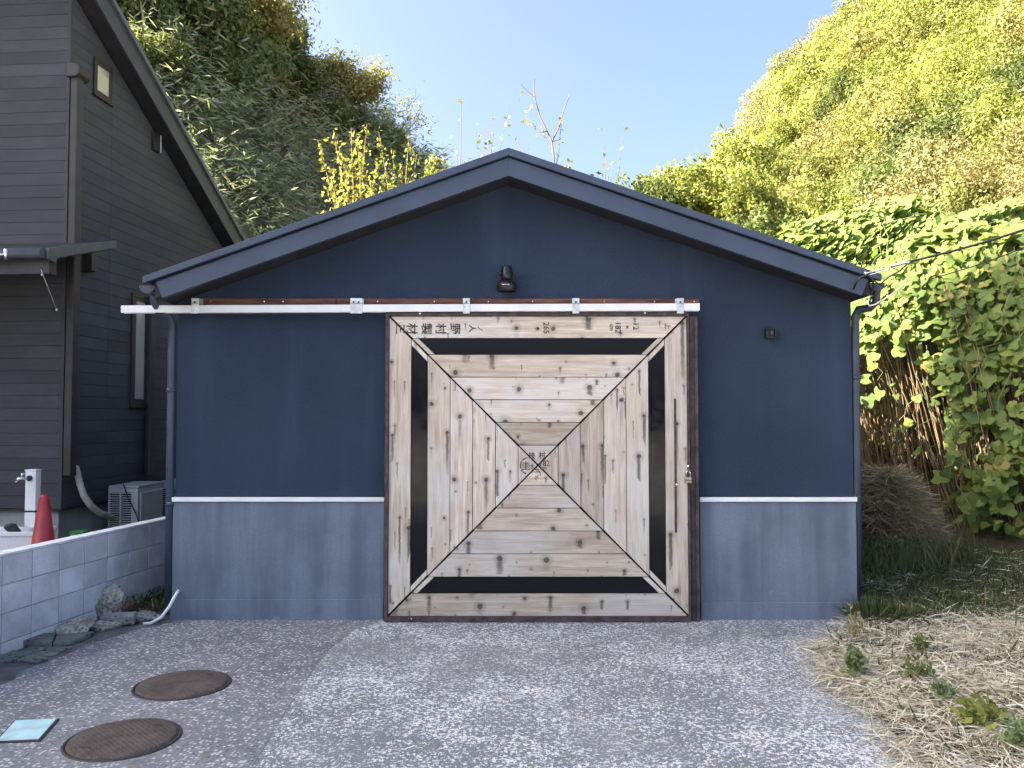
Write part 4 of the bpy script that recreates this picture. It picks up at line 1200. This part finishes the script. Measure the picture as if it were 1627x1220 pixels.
# --- left hillside: bamboo grass mass
cs, ds, ns, Ls, Ws, ts = [], [], [], [], [], []
for _ in range(2600):
    y = random.uniform(13.5, 34); x = random.uniform(-0.6*y, 6)
    z = float(h_left(np.float64(x), np.float64(y)))
    if z < 0.3: continue
    u, v = project((x, y, z))
    if u < 150 or u > 900 or v < -60 or v > 560: continue
    if v < 95 + 0.30*(u-230) + 12*math.sin(u*.05) and u < 600: continue
    big = 1 if v > 120 else 0.8
    c, d, nr, L, W = spray_arrays(np.array([x, y, z-0.1]), 9, 8, random.uniform(1.0, 2.1)*big, 1.3, 0.3, 0.042)
    base = 0.5 + 0.35*math.sin(x*1.3)*math.sin(y*1.1) + random.uniform(-.2,.2)
    cs.append(c); ds.append(d); ns.append(nr); Ls.append(L); Ws.append(W); ts.append(np.clip(base + rng.normal(0, .2, len(c)), 0, 1))
c = np.concatenate(cs); v_, f_ = leaves(c, np.concatenate(ds), np.concatenate(ns), np.concatenate(Ls), np.concatenate(Ws), 0.15)
o = link('bamboo_grass', np_mesh('bamboo_grass', v_, f_, M['lf_sasa'], np.repeat(np.concatenate(ts), 4))); tag(o, 'grey-green bamboo grass covering the shaded hillside', 'bamboo grass', kind='stuff')

# --- trees
def grow(base, H, lean, seed, levels=3, spread=0.75, r0=0.09, nb=(4, 4, 3)):
    r = random.Random(seed)
    segs, tips = [], []
    def branch(p, d, L, rad, lev):
        pts_, rs_ = [p.copy()], [rad]
        q_, dd = p.copy(), d.copy()
        n_ = 5
        for k in range(n_):
            dd = (dd + Vector((r.uniform(-.22,.22), r.uniform(-.22,.22), r.uniform(-.08,.2)))).normalized()
            q_ = q_ + dd*(L/n_)
            pts_.append(q_.copy()); rs_.append(rad*(1-0.75*(k+1)/n_))
        segs.append((pts_, rs_))
        if lev >= levels: tips.extend(pts_[2:]); return
        tips.append(pts_[-1])
        for _ in range(nb[lev]):
            t = r.uniform(0.35, 1.0); i_ = min(int(t*n_), n_-1)
            b = pts_[i_].lerp(pts_[i_+1], t*n_-i_)
            ax = Vector((r.uniform(-1,1), r.uniform(-1,1), r.uniform(-.2,.6))).normalized()
            nd = (dd*(1-spread*0.6) + ax*spread).normalized()
            branch(b, nd, L*r.uniform(0.5, 0.72), rs_[i_]*0.6, lev+1)
    branch(Vector(base), Vector(lean).normalized(), H*0.55, r0, 0)
    return segs, tips
def tree(base, H, lean, seed, leafm, n_leaf, leaf, label, cat='tree', group=None, bark='bark', clump=0.3, r0=0.09, spread=0.75, levels=3, nb=(4,4,3), name='tree', aspect=0.5):
    root = empty(name, base, label, cat, group)
    segs, tips = grow((0,0,0), H, lean, seed, levels, spread, r0, nb)
    mb = MB()
    for p_, r_ in segs: mb.tube(p_, [max(a, 0.006) for a in r_], 5 if r_[0] < 0.03 else 8, caps=False)
    mb.build('trunk', M[bark], root)
    if n_leaf:
        T = np.array([tuple(t) for t in tips]); k = rng.integers(0, len(T), n_leaf)
        off = rng.normal(0, clump, (n_leaf, 3)) * np.array([1, 1, .8])
        c = T[k] + off
        nr = unit(off + np.array([0,0,.4])*clump*2 + rng.normal(0, clump, (n_leaf, 3)))
        d = np.cross(nr, rng.normal(size=(n_leaf, 3)))
        v, f = leaves(c, d, nr, leaf*rng.uniform(.6,1.3,n_leaf), leaf*aspect*rng.uniform(.7,1.2,n_leaf))
        link('crown', np_mesh('crown', v, f, M[leafm], tint_of(n_leaf, rng.random(len(T))[k])), None, root)
    return root
def hill_at(u, v, fn=h_left):
    p = on_hill(u, v, fn)
    return p
GT = 'trees on the shaded hillside'
for (u, v, px_h, lean, sd, lm, nl, lf, cl, lab) in (
    (385, 145, 185, (0.1,0,1), 3, 'lf_gold', 15000, 0.15, 0.42, 'broad golden-topped tree on the shaded hillside, tallest against the sky'),
    (470, 205, 105, (0.1,-.1,.8), 12, 'lf_green', 13000, 0.16, 0.4, 'dense dark green bushy tree below the golden-topped tree'),
    (580, 225, 112, (0.1,0,1), 21, 'lf_gold', 8000, 0.13, 0.36, 'spreading yellow-green tree on the hill shoulder against the sky'),
    (445, 105, 95, (0.0,0,1), 14, 'lf_gold', 8000, 0.14, 0.4, 'smaller golden tree beside the tallest one'),
    (250, 80, 150, (-.1,0,1), 31, 'lf_dark', 12000, 0.15, 0.42, 'dark leafy tree high on the hillside just past the house roof'),
    (320, 115, 160, (0.1,0,1), 35, 'lf_dark', 12000, 0.15, 0.42, 'dark olive tree between the house roof and the golden tree'),
    (350, 60, 120, (0.1,0,1), 36, 'lf_gold', 9000, 0.14, 0.42, 'dull gold tree behind the dark olive tree'),
    (540, 250, 80, (0.1,0,1), 44, 'lf_green', 8000, 0.14, 0.36, 'dark green bush under the spreading yellow-green tree')):
    p = hill_at(u, v)
    if p is None: p = at(u, v, 29)
    H = px_h * p.y / F
    tree(p + Vector((0,-1.0,-0.4)), H*1.15, lean, sd, lm, nl, lf, lab, 'tree', GT, clump=cl*H/3.2, r0=0.03*H)
umesh = [shrub_mesh('shrub_foliage', 3500, m_, 30, 0.12, 0.85, 0.28) for m_ in (M['lf_dark'], M['lf_dark'], M['lf_gold'], M['lf_green'])]
for k_, (u, v) in enumerate([(200,30),(225,75),(215,120),(250,140),(262,40),(285,95),(295,30),(310,140),(325,70),(345,150),(360,110),(375,60),(385,175),(400,90),(420,170),(430,110),(445,190),(455,70),(470,140),(485,220),(500,160),(515,190),(300,0),(360,15),(420,30),(460,20),(240,5),(555,235),(590,250),(620,262)]):
    p = hill_at(u, v)
    if p is None or p.y > 33: continue
    sc = random.uniform(0.8, 1.3)
    mm = k_ % 4
    o = place_shrub(p + Vector((0,-.2,.2)), None, sc, '', 'undergrowth shrubs between the hillside trees', umesh[mm])
    o['label'] = ['dull dark', 'dark green', 'yellowish', 'mid green'][mm] + ' bush ' + ('right beside the house roof' if u < 280 else 'beneath the golden trees' if u < 440 else 'on the shaded hill shoulder') + (', higher up' if v < 90 else ', lower down')
p = hill_at(630, 245) or at(630, 245, 29)
tree(p + Vector((0,0,-.3)), 120*p.y/F, (0.1,0,1), 51, 'lf_gold', 260, 0.12, 'slender dark bare-branched tree at the end of the hill', 'tree', GT, clump=0.25, r0=0.07, spread=0.6)
p = hill_at(266, 110) or at(266, 110, 24)
tree(p + Vector((0,-1.2,0)), 150*p.y/F, (0,0,1), 61, None, 0, 0.1, 'pale bare dead tree with forked branches on the hillside', 'dead tree', None, bark='pale_bark', r0=0.05, spread=0.5, levels=2, nb=(3,2,0), name='dead_tree')

# --- bushes and bare shoots behind the shed
def shoot_bush(base, tips, n_leaf, leaf, lm, tw, label, dens_top, cat='bush', name='leafy_bush', r=0.012):
    root = empty(name, base, label, cat)
    mb = MB(); C_, D_ = [], []
    for tpt in tips:
        tpt = Vector(tpt) - Vector(base)
        mid = tpt*0.5 + Vector((random.uniform(-.1,.1), random.uniform(-.1,.1), 0))
        pts_ = [Vector((tpt.x*0.1, tpt.y*0.1, 0))]
        for k in range(1, 9):
            t = k/8
            pts_.append((pts_[0]*(1-t)**2 + mid*2*t*(1-t) + tpt*t*t))
        mb.tube(pts_, [r*(1-0.75*k/8) for k in range(9)], 5, caps=False)
        m = n_leaf//len(tips)
        for _ in range(m):
            t = random.random()**dens_top
            i_ = min(int(t*8), 7); q_ = pts_[i_].lerp(pts_[i_+1], t*8-i_)
            sp_ = 0.02 + 0.2*(1-t)
            C_.append(q_ + Vector((random.gauss(0, sp_), random.gauss(0, sp_), random.gauss(0, 0.05))))
    mb.build('stems', M[tw], root)
    if C_:
        c = np.array([tuple(q_) for q_ in C_]); n_ = len(c)
        nr = rng.normal(0, 0.8, (n_, 3)) + np.array([-.3, -.5, .4])
        d = np.cross(nr, rng.normal(size=(n_, 3))) + np.array([0, 0, -.3])
        v, f = leaves(c, d, nr, leaf*rng.uniform(.6,1.2,n_), leaf*0.62*rng.uniform(.7,1.2,n_), 0.15)
        link('foliage', np_mesh('foliage', v, f, M[lm], tint_of(n_)), None, root)
    return root
YB_ = 12.2
shoot_bush(at(575, 470, YB_), [at(u, v, YB_ + random.uniform(-.4,.4)) for u, v in ((505,222),(530,207),(540,235),(558,203),(567,212),(583,197),(598,262),(550,260),(575,250),(608,285),(525,280),(590,290))], 2100, 0.08, 'lf_yellow', 'yellow_twig',
           'sunlit yellow-leaved bush with upright shoots behind the shed roof', 1.35)
shoot_bush(at(645, 450, YB_+.5), [at(u, v, YB_+.5 + random.uniform(-.4,.4)) for u, v in ((602,210),(625,240),(650,222),(662,245),(635,262),(615,275),(672,285),(688,262))], 1500, 0.08, 'lf_lime', 'yellow_twig',
           'yellow-green bush with thin shoots beside the sunlit yellow bush', 1.5)
shoot_bush(at(705, 440, YB_+.5), [at(u, v, YB_+.5) for u, v in ((680,258),(693,255),(705,268))], 1300, 0.11, 'lf_lime', 'twig', 'small rounded green bush just above the roof edge', 1.3)
GS = 'bare saplings behind the roof ridge'
for base, tips, nl, lab, r_ in (
    ((722, 400), ((733,155),(703,226),(738,238),(742,250),(716,248),(728,240)), 70, 'bare sapling with one long whip and pale leaves low down, nearest the yellow bush', 0.009),
    ((770, 400), ((756,205),(775,200),(782,186),(789,170),(808,174),(765,232),(775,228),(782,230)), 90, 'cluster of bare whips with a yellowish leaf tuft by the roof peak', 0.008),
    ((828, 400), ((821,210),(841,226),(824,215)), 12, 'small bare whip beside the roof peak', 0.007),
    ((972, 420), ((955,200),(992,195),(950,272),(975,255),(962,268)), 45, 'thin bare forked sapling above the roof slope', 0.008)):
    b = at(base[0], base[1], 11.8)
    o = shoot_bush(b, [at(u, v, 11.8 + random.uniform(-.2,.2)) for u, v in tips], nl, 0.09, 'lf_olive', 'twig', lab, 0.9, 'sapling', 'sapling', r_)
    o['group'] = GS
sb = at(888, 430, 11.6)
sap = empty('sapling', sb, 'tallest bare sapling with forked red-brown twigs and a few leaves', 'sapling', GS)
mb = MB()
def wire(us, r0, r1):
    p_ = [at(u, v, 11.6) - sb for u, v in us]
    mb.tube(p_, [r0 + (r1-r0)*k/(len(p_)-1) for k in range(len(p_))], 5, caps=False)
wire([(888,430),(884,300),(880,250),(877,225),(868,205),(858,185),(850,155),(836,143),(826,132)], 0.014, 0.004)
wire([(850,155),(848,140),(850,122)], 0.008, 0.004)
wire([(877,225),(889,200),(896,175),(905,150)], 0.012, 0.004)
wire([(884,262),(888,235),(892,195)], 0.009, 0.004)
wire([(877,225),(890,222)], 0.006, 0.004)
mb.build('stems', M['twig'], sap)
lp_ = [at(u + random.gauss(0,3), v + random.gauss(0,3), 11.6 + random.gauss(0,.08)) - sb for u, v in [(835,190),(842,194),(848,200),(853,204),(858,207),(863,210),(868,214),(889,190),(891,200),(889,222),(831,152),(846,176),(880,240),(902,262),(906,258)] for _ in range(3)]
c = np.array([tuple(q_) for q_ in lp_]); n_ = len(c); nr = rng.normal(size=(n_, 3)); d = np.cross(nr, rng.normal(size=(n_, 3)))
v_, f_ = leaves(c, d, nr, 0.08, 0.045)
link('foliage', np_mesh('foliage', v_, f_, M['lf_tan'], tint_of(n_)), None, sap)
gmesh = [shrub_mesh('shrub_foliage', 3800, m_, 40, 0.1, 0.95, 0.24, aspect=0.6) for m_ in (M['lf_green'], M['lf_lime'], M['lf_lime'])]
for u, v, Y, sc, k, lab in ((1020, 345, 13, 0.55, 0, 'small dark green shrub peeping over the roof slope'),
                       (1058, 345, 13, 0.5, 0, 'second dark green shrub over the roof slope'),
                       (1085, 325, 13.4, 0.75, 1, 'light green spiky shrub standing highest over the roof slope'),
                       (1115, 330, 13.8, 0.6, 1, 'light green shrub behind the highest spiky one'),
                       (1150, 345, 13.2, 0.8, 2, 'green shrub beneath the foot of the hill skyline'),
                       (1175, 290, 17, 1.0, 2, 'tall bright shrub in front of the hill skyline'),
                       (1205, 360, 12.5, 0.85, 1, 'yellow-green shrub left of the vine bank'),
                       (1190, 400, 11.8, 0.7, 0, 'low dark shrub between roof edge and vine bank')):
    place_shrub(at(u, v, Y), None, sc, lab, 'shrubs rising behind the shed roof', gmesh[k])

# --- vine bank on the right
def vleaf_mesh(sd):
    """broad three-lobed leaf, 0.2 m across, gently cupped"""
    r = random.Random(sd)
    n_ = 21; vs = [(0, 0.0, 0)]
    for k in range(n_):
        w = -math.pi*0.5 + 2*math.pi*(k+0.5)/n_
        a = w - math.pi/2                                   # 0 = tip direction (+y)
        a = (a + math.pi) % (2*math.pi) - math.pi
        lob = 0.58 + 0.42*abs(math.cos(1.5*a))**0.9
        if abs(a) > 2.6: lob *= 0.62
        rad = 0.11*lob*(1 + r.uniform(-.06,.06))
        x, y = rad*math.sin(a)*1.0, rad*math.cos(a)*1.08
        vs.append((x, y, -0.9*(x*x) - 1.6*max(0, y)**2 + r.uniform(-.004,.004)))
    return vs, [(0, k+1, (k+1) % n_ + 1) for k in range(n_)]
LV = [vleaf_mesh(s) for s in (1, 2, 3)]
vine = empty('vine_bank', gnd(1520, 885), 'tall bank of dry reeds smothered in large-leaved climbing vine at the right', 'vine')
vo = vine.location.copy()
path = [Vector((2.75, 13.6, 0)), Vector((3.35, 11.9, 0)), Vector((4.05, 10.4, 0)), Vector((4.95, 9.3, 0)), Vector((5.9, 8.5, 0)), Vector((7.0, 7.6, 0))]
def vine_pt(s, h, depth):
    t = s*(len(path)-1); i_ = min(int(t), len(path)-2)
    p_ = path[i_].lerp(path[i_+1], t-i_)
    tn = (path[i_+1]-path[i_]).normalized(); nrm = Vector((-tn.y, tn.x, 0))
    if nrm.y > 0: nrm = -nrm
    return p_ - nrm*depth + Vector((0, 0, h)), nrm
cand = []
vr = random.Random(9)
for _ in range(42000):
    s = vr.random()
    topz = 3.75 + 0.3*math.sin(s*9) + 0.25*math.sin(s*23+1) + 0.1*s
    if vr.random() < 0.36:                                 # the rounded top, running back into the hill
        dpt = vr.random()*2.6; h = topz - 0.15 + 0.28*dpt + vr.uniform(-.15,.15); nrm_up = 1.3
        p_, nn = vine_pt(s, h, dpt)
    else:
        h = 0.35 + (topz-0.2)*vr.random()
        bulge = 0.35*math.sin(min(1, h/topz)*math.pi*0.75) + 0.16*math.sin(s*31 + h*3.1)*math.sin(h*4.3 + s*12)
        over = max(0, h-topz+0.8)
        p_, nn = vine_pt(s, h, -bulge + over*over*0.9 + vr.uniform(-.05,.28)); nrm_up = 0.6
        u, v = project(p_)
        dens = 1.0
        edge = 575 + 40*math.sin(u*0.03) + 0.25*max(0, u-1480)
        if v > edge:
            dens = 0.05 if u < 1505 else 0.3 + 0.2*math.sin(u*0.05 + v*0.03)
            if v > 640 and u < 1500: dens = 0.015
        elif v > edge - 70: dens = 0.55
        dens *= 0.62 + 0.38*math.sin(u*0.045 + 1)*math.sin(v*0.05)
        if vr.random() > dens: continue
    u, v = project(p_)
    if u < 1150 or u > 1720 or v < 150: continue
    nn = (nn*0.9 + Vector((-0.25, -0.1, nrm_up)) + Vector((vr.gauss(0,.55), vr.gauss(0,.5), vr.gauss(0,.45)))).normalized()
    size = (vr.uniform(0.3, 0.65) if vr.random() < .6 else vr.uniform(0.6, 1.0))
    cand.append((p_, nn, size, u, v))
cand.sort(key=lambda c_: -c_[2]/c_[0].y if 1200 < c_[3] < 1640 else 0)
def leaf_xf(p_, nn, size, r):
    tip = Vector((r.gauss(0,.9), r.gauss(0,.9), -0.8))
    yv = (tip - nn*tip.dot(nn)).normalized(); xv = yv.cross(nn)
    m_ = Matrix((xv, yv, nn)).transposed().to_4x4()
    return Matrix.Translation(p_ - vo) @ m_ @ Matrix.Scale(size, 4)
lmesh = []
for vs, fs in LV:
    m_ = np_mesh('leaf', np.array(vs), np.array(fs), M['lf_kudzu'], np.full(len(vs), 0.5), smooth=True); lmesh.append(m_)
for p_, nn, size, u, v in cand[:300]:
    o = link('leaf', vr.choice(lmesh), None, vine)
    o.matrix_local = leaf_xf(p_, nn, size, vr)
V_, F_, T_ = [], [], []
b_ = 0
for p_, nn, size, u, v in cand[300:]:
    vs, fs = vr.choice(LV)
    xf = np.array(leaf_xf(p_, nn, size, vr))
    a_ = np.array(vs) @ xf[:3, :3].T + xf[:3, 3]
    V_.append(a_); F_.append(np.array(fs) + b_); T_.append(np.full(len(vs), vr.random())); b_ += len(vs)
link('foliage', np_mesh('foliage', np.concatenate(V_), np.concatenate(F_), M['lf_kudzu'], np.concatenate(T_), smooth=True), None, vine, kind='stuff')
mb = MB()
for _ in range(800):
    s = vr.uniform(0.05, 1); dpt = vr.uniform(0.15, 2.2)
    a_, nn = vine_pt(s, 0.0, dpt)
    ln = Vector((vr.gauss(-0.16, .1), vr.gauss(0, .1), 1)); H_ = vr.uniform(2.0, 3.3)
    b2 = a_ + ln*H_
    mb.tube([a_ - vo, a_.lerp(b2, .5) + Vector((vr.uniform(-.06,.06), vr.uniform(-.06,.06), 0)) - vo, b2 - vo], [0.0085, 0.0075, 0.004], 4, caps=False)
link('dry_stalks', mb.mesh('dry_stalks', M['stalk']), None, vine, kind='stuff')
mb = MB()
for _ in range(90):                                         # vine stems trailing down the front
    s = vr.uniform(0.1, 1); a_, nn = vine_pt(s, vr.uniform(1.4, 3.9), -0.2)
    pts_ = [a_ - vo]
    for k in range(6): pts_.append(pts_[-1] + Vector((vr.gauss(0,.12), vr.gauss(0,.08), -vr.uniform(.05,.3))))
    mb.tube(pts_, 0.0035, 4, caps=False)
link('vine_stems', mb.mesh('vine_stems', M['vine_stem']), None, vine, kind='stuff')

# --- hay heap at the foot of the reeds
hp = gnd(1425, 893)
hp.y = 8.7; hp.x = at(1410, 800, 8.7).x; hp.z = 0.05
def strands(n_, cfun, L, W, tilt=0.2):
    c = cfun(n_)
    w = rng.uniform(0, 2*np.pi, n_)
    d = np.stack([np.cos(w), np.sin(w), rng.normal(0, tilt, n_)], -1)
    nr = np.array([0, 0, 1.0]) + rng.normal(0, .5, (n_, 3))
    return leaves(c - unit(d)*L[:, None]*0.5, d, nr, L, W, 0.1)
def heap(n_):
    w = rng.uniform(0, 2*np.pi, n_); r_ = np.sqrt(rng.random(n_))
    x = r_*np.cos(w)*0.52; y = r_*np.sin(w)*0.55
    z = (0.95 + 0.12*np.sin(w*3+1)*r_)*(1 - r_**3.2) * rng.uniform(0.75, 1.03, n_)
    return np.stack([x, y, np.maximum(z, 0.02)], -1)
n_ = 14000
v_, f_ = strands(n_, heap, rng.uniform(.12, .5, n_), rng.uniform(.006, .014, n_), 0.35)
hay = empty('hay_heap', hp, 'rounded heap of old cut hay beside the shed downpipe', 'hay heap')
link('hay', np_mesh('hay', v_, f_, M['hay'], tint_of(n_)), None, hay, kind='stuff')
bmh = bmesh.new(); bmesh.ops.create_icosphere(bmh, subdivisions=3, radius=1)
for w in bmh.verts:
    w.co = Vector((w.co.x*0.42, w.co.y*0.46, max(-0.05, w.co.z*0.74 + 0.06*math.sin(w.co.x*9)*math.cos(w.co.y*8))))
mh_ = bpy.data.meshes.new('heap_core'); bmh.to_mesh(mh_); bmh.free()
link('heap_core', mh_, M['earth'], hay)

n_ = 2600
w = rng.uniform(0, 2*np.pi, n_); r_ = rng.uniform(.5, .85, n_)
c = np.stack([r_*np.cos(w), r_*np.sin(w), np.zeros(n_)], -1)
d = np.stack([-np.cos(w)*.3, -np.sin(w)*.3, np.full(n_, .9)], -1) + rng.normal(0, .35, (n_, 3))
v_, f_ = leaves(c, d, np.stack([np.cos(w), np.sin(w), np.full(n_, .3)], -1), rng.uniform(.15, .5, n_), rng.uniform(.008, .018, n_), .1)
o = link('tall_grass', np_mesh('tall_grass', v_, f_, M['grass'], tint_of(n_))); o.location = hp; tag(o, 'tall dark grass growing up around the hay heap', 'grass', kind='stuff')
# --- straw, grass and weeds on the verge
def verge_pts(n_, f):
    out = []
    tot = 0
    while tot < n_:
        y = rng.uniform(2.9, 10.5, n_*2); x = rng.uniform(1.6, 7.5, n_*2)
        d = x - np.where(y < 6.45, verge_edge(y), 2.82)
        uu = CX + F*x/(y*CP)
        k = (d > -0.06 + rng.normal(0, .07, len(x))) & (x < 0.66*y+0.2) & (rng.random(len(x)) < f(x, y, d))
        out.append(np.stack([x[k], y[k], np.maximum(h_verge(x[k], y[k]), 0.008)], -1)); tot += int(k.sum())
    return np.concatenate(out)[:n_]
def straw_f(x, y, d):
    a = 1 - 0.95*smooth(y, 5.4, 6.8)
    return np.clip(a*(0.45 + 0.55*smooth(lump(x, y, 3.1, .7), -0.6, 0.7)) + 0.03, 0, 1)
n_ = 21000
v_, f_ = strands(n_, lambda n: verge_pts(n, straw_f) + np.stack([np.zeros(n), np.zeros(n), rng.uniform(0.004, 0.05, n)], -1), rng.uniform(.06, .3, n_)*rng.uniform(.5,1.2,n_), rng.uniform(.0035, .009, n_), 0.22)
o = link('straw', np_mesh('straw', v_, f_, M['straw'], tint_of(n_))); tag(o, 'dry cut straw strewn over the verge and drive edge', 'straw', kind='stuff')
def grass_f(x, y, d):
    return np.clip(0.1 + smooth(y, 5.5, 7.0)*0.9 - 0.4*(lump(x, y, 2.3, 2.0) < -.3), 0.05, 1)*smooth(d, 0.0, 0.15)
n_ = 34000
c = verge_pts(n_, grass_f)
w = rng.uniform(0, 6.28, n_)
d = np.stack([np.cos(w)*.8, np.sin(w)*.8, np.full(n_, .8)], -1) + rng.normal(0, .35, (n_, 3))
nr = np.stack([np.cos(w), np.sin(w), np.full(n_, .3)], -1)
v_, f_ = leaves(c, d, nr, rng.uniform(.025, .095, n_)*np.where(rng.random(n_) < .08, 2.0, 1.0), rng.uniform(.006, .016, n_), 0.1)
o = link('grass', np_mesh('grass', v_, f_, M['grass'], tint_of(n_))); tag(o, 'short green grass and weeds on the verge below the vines', 'grass', kind='stuff')
def weed(u, v, hpx, wpx, n_, leaf, lm, label, aspect=0.5, cat='weed'):
    p = gnd(u, v, 0.03); k = p.y/F
    root = empty('weed', p, label, cat, 'weeds on the straw verge')
    H_, W_ = hpx*k, wpx*k*0.5
    mb = MB(); C_ = []
    for s in range(5):
        w = random.uniform(0, 6.28); e = Vector((math.cos(w)*W_*.5, math.sin(w)*W_*.5, H_*random.uniform(.7, 1)))
        mb.tube([(0,0,-.03), e*0.5 + Vector((0,0,H_*.1)), e], [0.004, 0.003, 0.002], 4, caps=False)
        for _ in range(n_//5):
            t = random.uniform(.25, 1); C_.append(e*t + Vector((random.gauss(0, W_*.45), random.gauss(0, W_*.45), random.gauss(0, .02))))
    mb.build('stems', M['twig'] if lm == 'lf_dark' else M['yellow_twig'], root)
    c = np.array([tuple(q_) for q_ in C_]); m_ = len(c)
    nr = np.array([0, -.4, .8]) + rng.normal(0, .5, (m_, 3)); d = np.cross(nr, rng.normal(size=(m_, 3)))
    v_, f_ = leaves(c, d, nr, leaf*rng.uniform(.6, 1.2, m_), leaf*aspect*rng.uniform(.8, 1.2, m_))
    link('foliage', np_mesh('foliage', v_, f_, M[lm], tint_of(m_)), None, root)
weed(1357, 1078, 55, 26, 160, 0.05, 'lf_dark', 'dark green upright weed at the edge of the concrete', 0.6)
weed(1357, 1020, 55, 20, 60, 0.04, 'lf_tan', 'brown seeding weed stalk behind the dark upright weed', 0.4)
weed(1563, 1160, 48, 60, 160, 0.07, 'lf_lime', 'bright green leafy weed low on the straw', 0.45)
weed(1450, 1090, 40, 50, 110, 0.05, 'lf_green', 'straggly green weed in the middle of the straw', 0.4)
weed(1495, 1118, 36, 40, 90, 0.05, 'lf_dark', 'small dull green weed just beyond the bright one', 0.4)
weed(1615, 1205, 60, 40, 140, 0.05, 'lf_dark', 'dark weed at the near corner of the verge', 0.5)
weed(1472, 1050, 38, 30, 80, 0.05, 'lf_green', 'pale green weed halfway up the straw', 0.5)
def tuft(u, v, H_, R_, n_, label):
    p = gnd(u, v, 0.03)
    w = rng.uniform(0, 6.28, n_); ln = rng.uniform(.1, .9, n_)
    c = np.stack([np.cos(w)*R_*.4*ln, np.sin(w)*R_*.4*ln, np.zeros(n_)], -1)
    d = np.stack([np.cos(w)*ln*1.1, np.sin(w)*ln*1.1, np.ones(n_)], -1) + rng.normal(0,.25,(n_,3))
    nr = np.stack([np.cos(w), np.sin(w), np.full(n_, .3)], -1)
    v_, f_ = leaves(c, d, nr, H_*rng.uniform(.5, 1.1, n_), rng.uniform(.008, .016, n_), .1)
    o = link('grass_tuft', np_mesh('grass_tuft', v_, f_, M['grass'], tint_of(n_))); o.location = p
    tag(o, label, 'grass tuft', 'grass tufts by the shed corner')
tuft(1385, 985, .2, .5, 300, 'bushy grass tuft beside the foot of the downpipe')
tuft(1432, 985, .16, .45, 220, 'grass tuft next to the bushy one at the downpipe')
p = gnd(1366, 992, .02); o = link('stone', stone_mesh('stone', .06, .05, .045, 88, M['grey_stone'])); o.location = p
tag(o, 'small pale stone at the foot of the shed corner in the grass', 'stone')
# leaf litter and moss in the gap beside the shed
n_ = 1500
c = np.stack([rng.uniform(-3.15, -2.75, n_), rng.uniform(6.55, 8.5, n_), rng.uniform(.0, .05, n_)], -1)
w = rng.uniform(0, 6.28, n_); d = np.stack([np.cos(w), np.sin(w), rng.uniform(.2, 1.2, n_)], -1); nr = np.stack([np.cos(w), np.sin(w), np.full(n_, .5)], -1)
v_, f_ = leaves(c, d, nr, rng.uniform(.03, .11, n_), rng.uniform(.008, .02, n_))
o = link('weeds', np_mesh('weeds', v_, f_, M['grass'], tint_of(n_))); tag(o, 'low weeds in the gap between shed and block wall', 'weeds', kind='stuff')

# grit and stray bits on the drive
n_ = 700
c = np.stack([rng.uniform(-3.0, 2.0, n_), rng.uniform(3.7, 6.35, n_), np.full(n_, .012)], -1)
w = rng.uniform(0, 6.28, n_); d = np.stack([np.cos(w), np.sin(w), rng.uniform(0, .25, n_)], -1); nr = np.array([0, 0, 1.0]) + rng.normal(0, .3, (n_, 3))
v_, f_ = leaves(c, d, nr, rng.uniform(.008, .03, n_), rng.uniform(.005, .016, n_))
o = link('leaf_litter', np_mesh('leaf_litter', v_, f_, M['hay'], tint_of(n_))); tag(o, 'scattered leaf bits and grit on the concrete drive', 'leaf litter', kind='stuff')
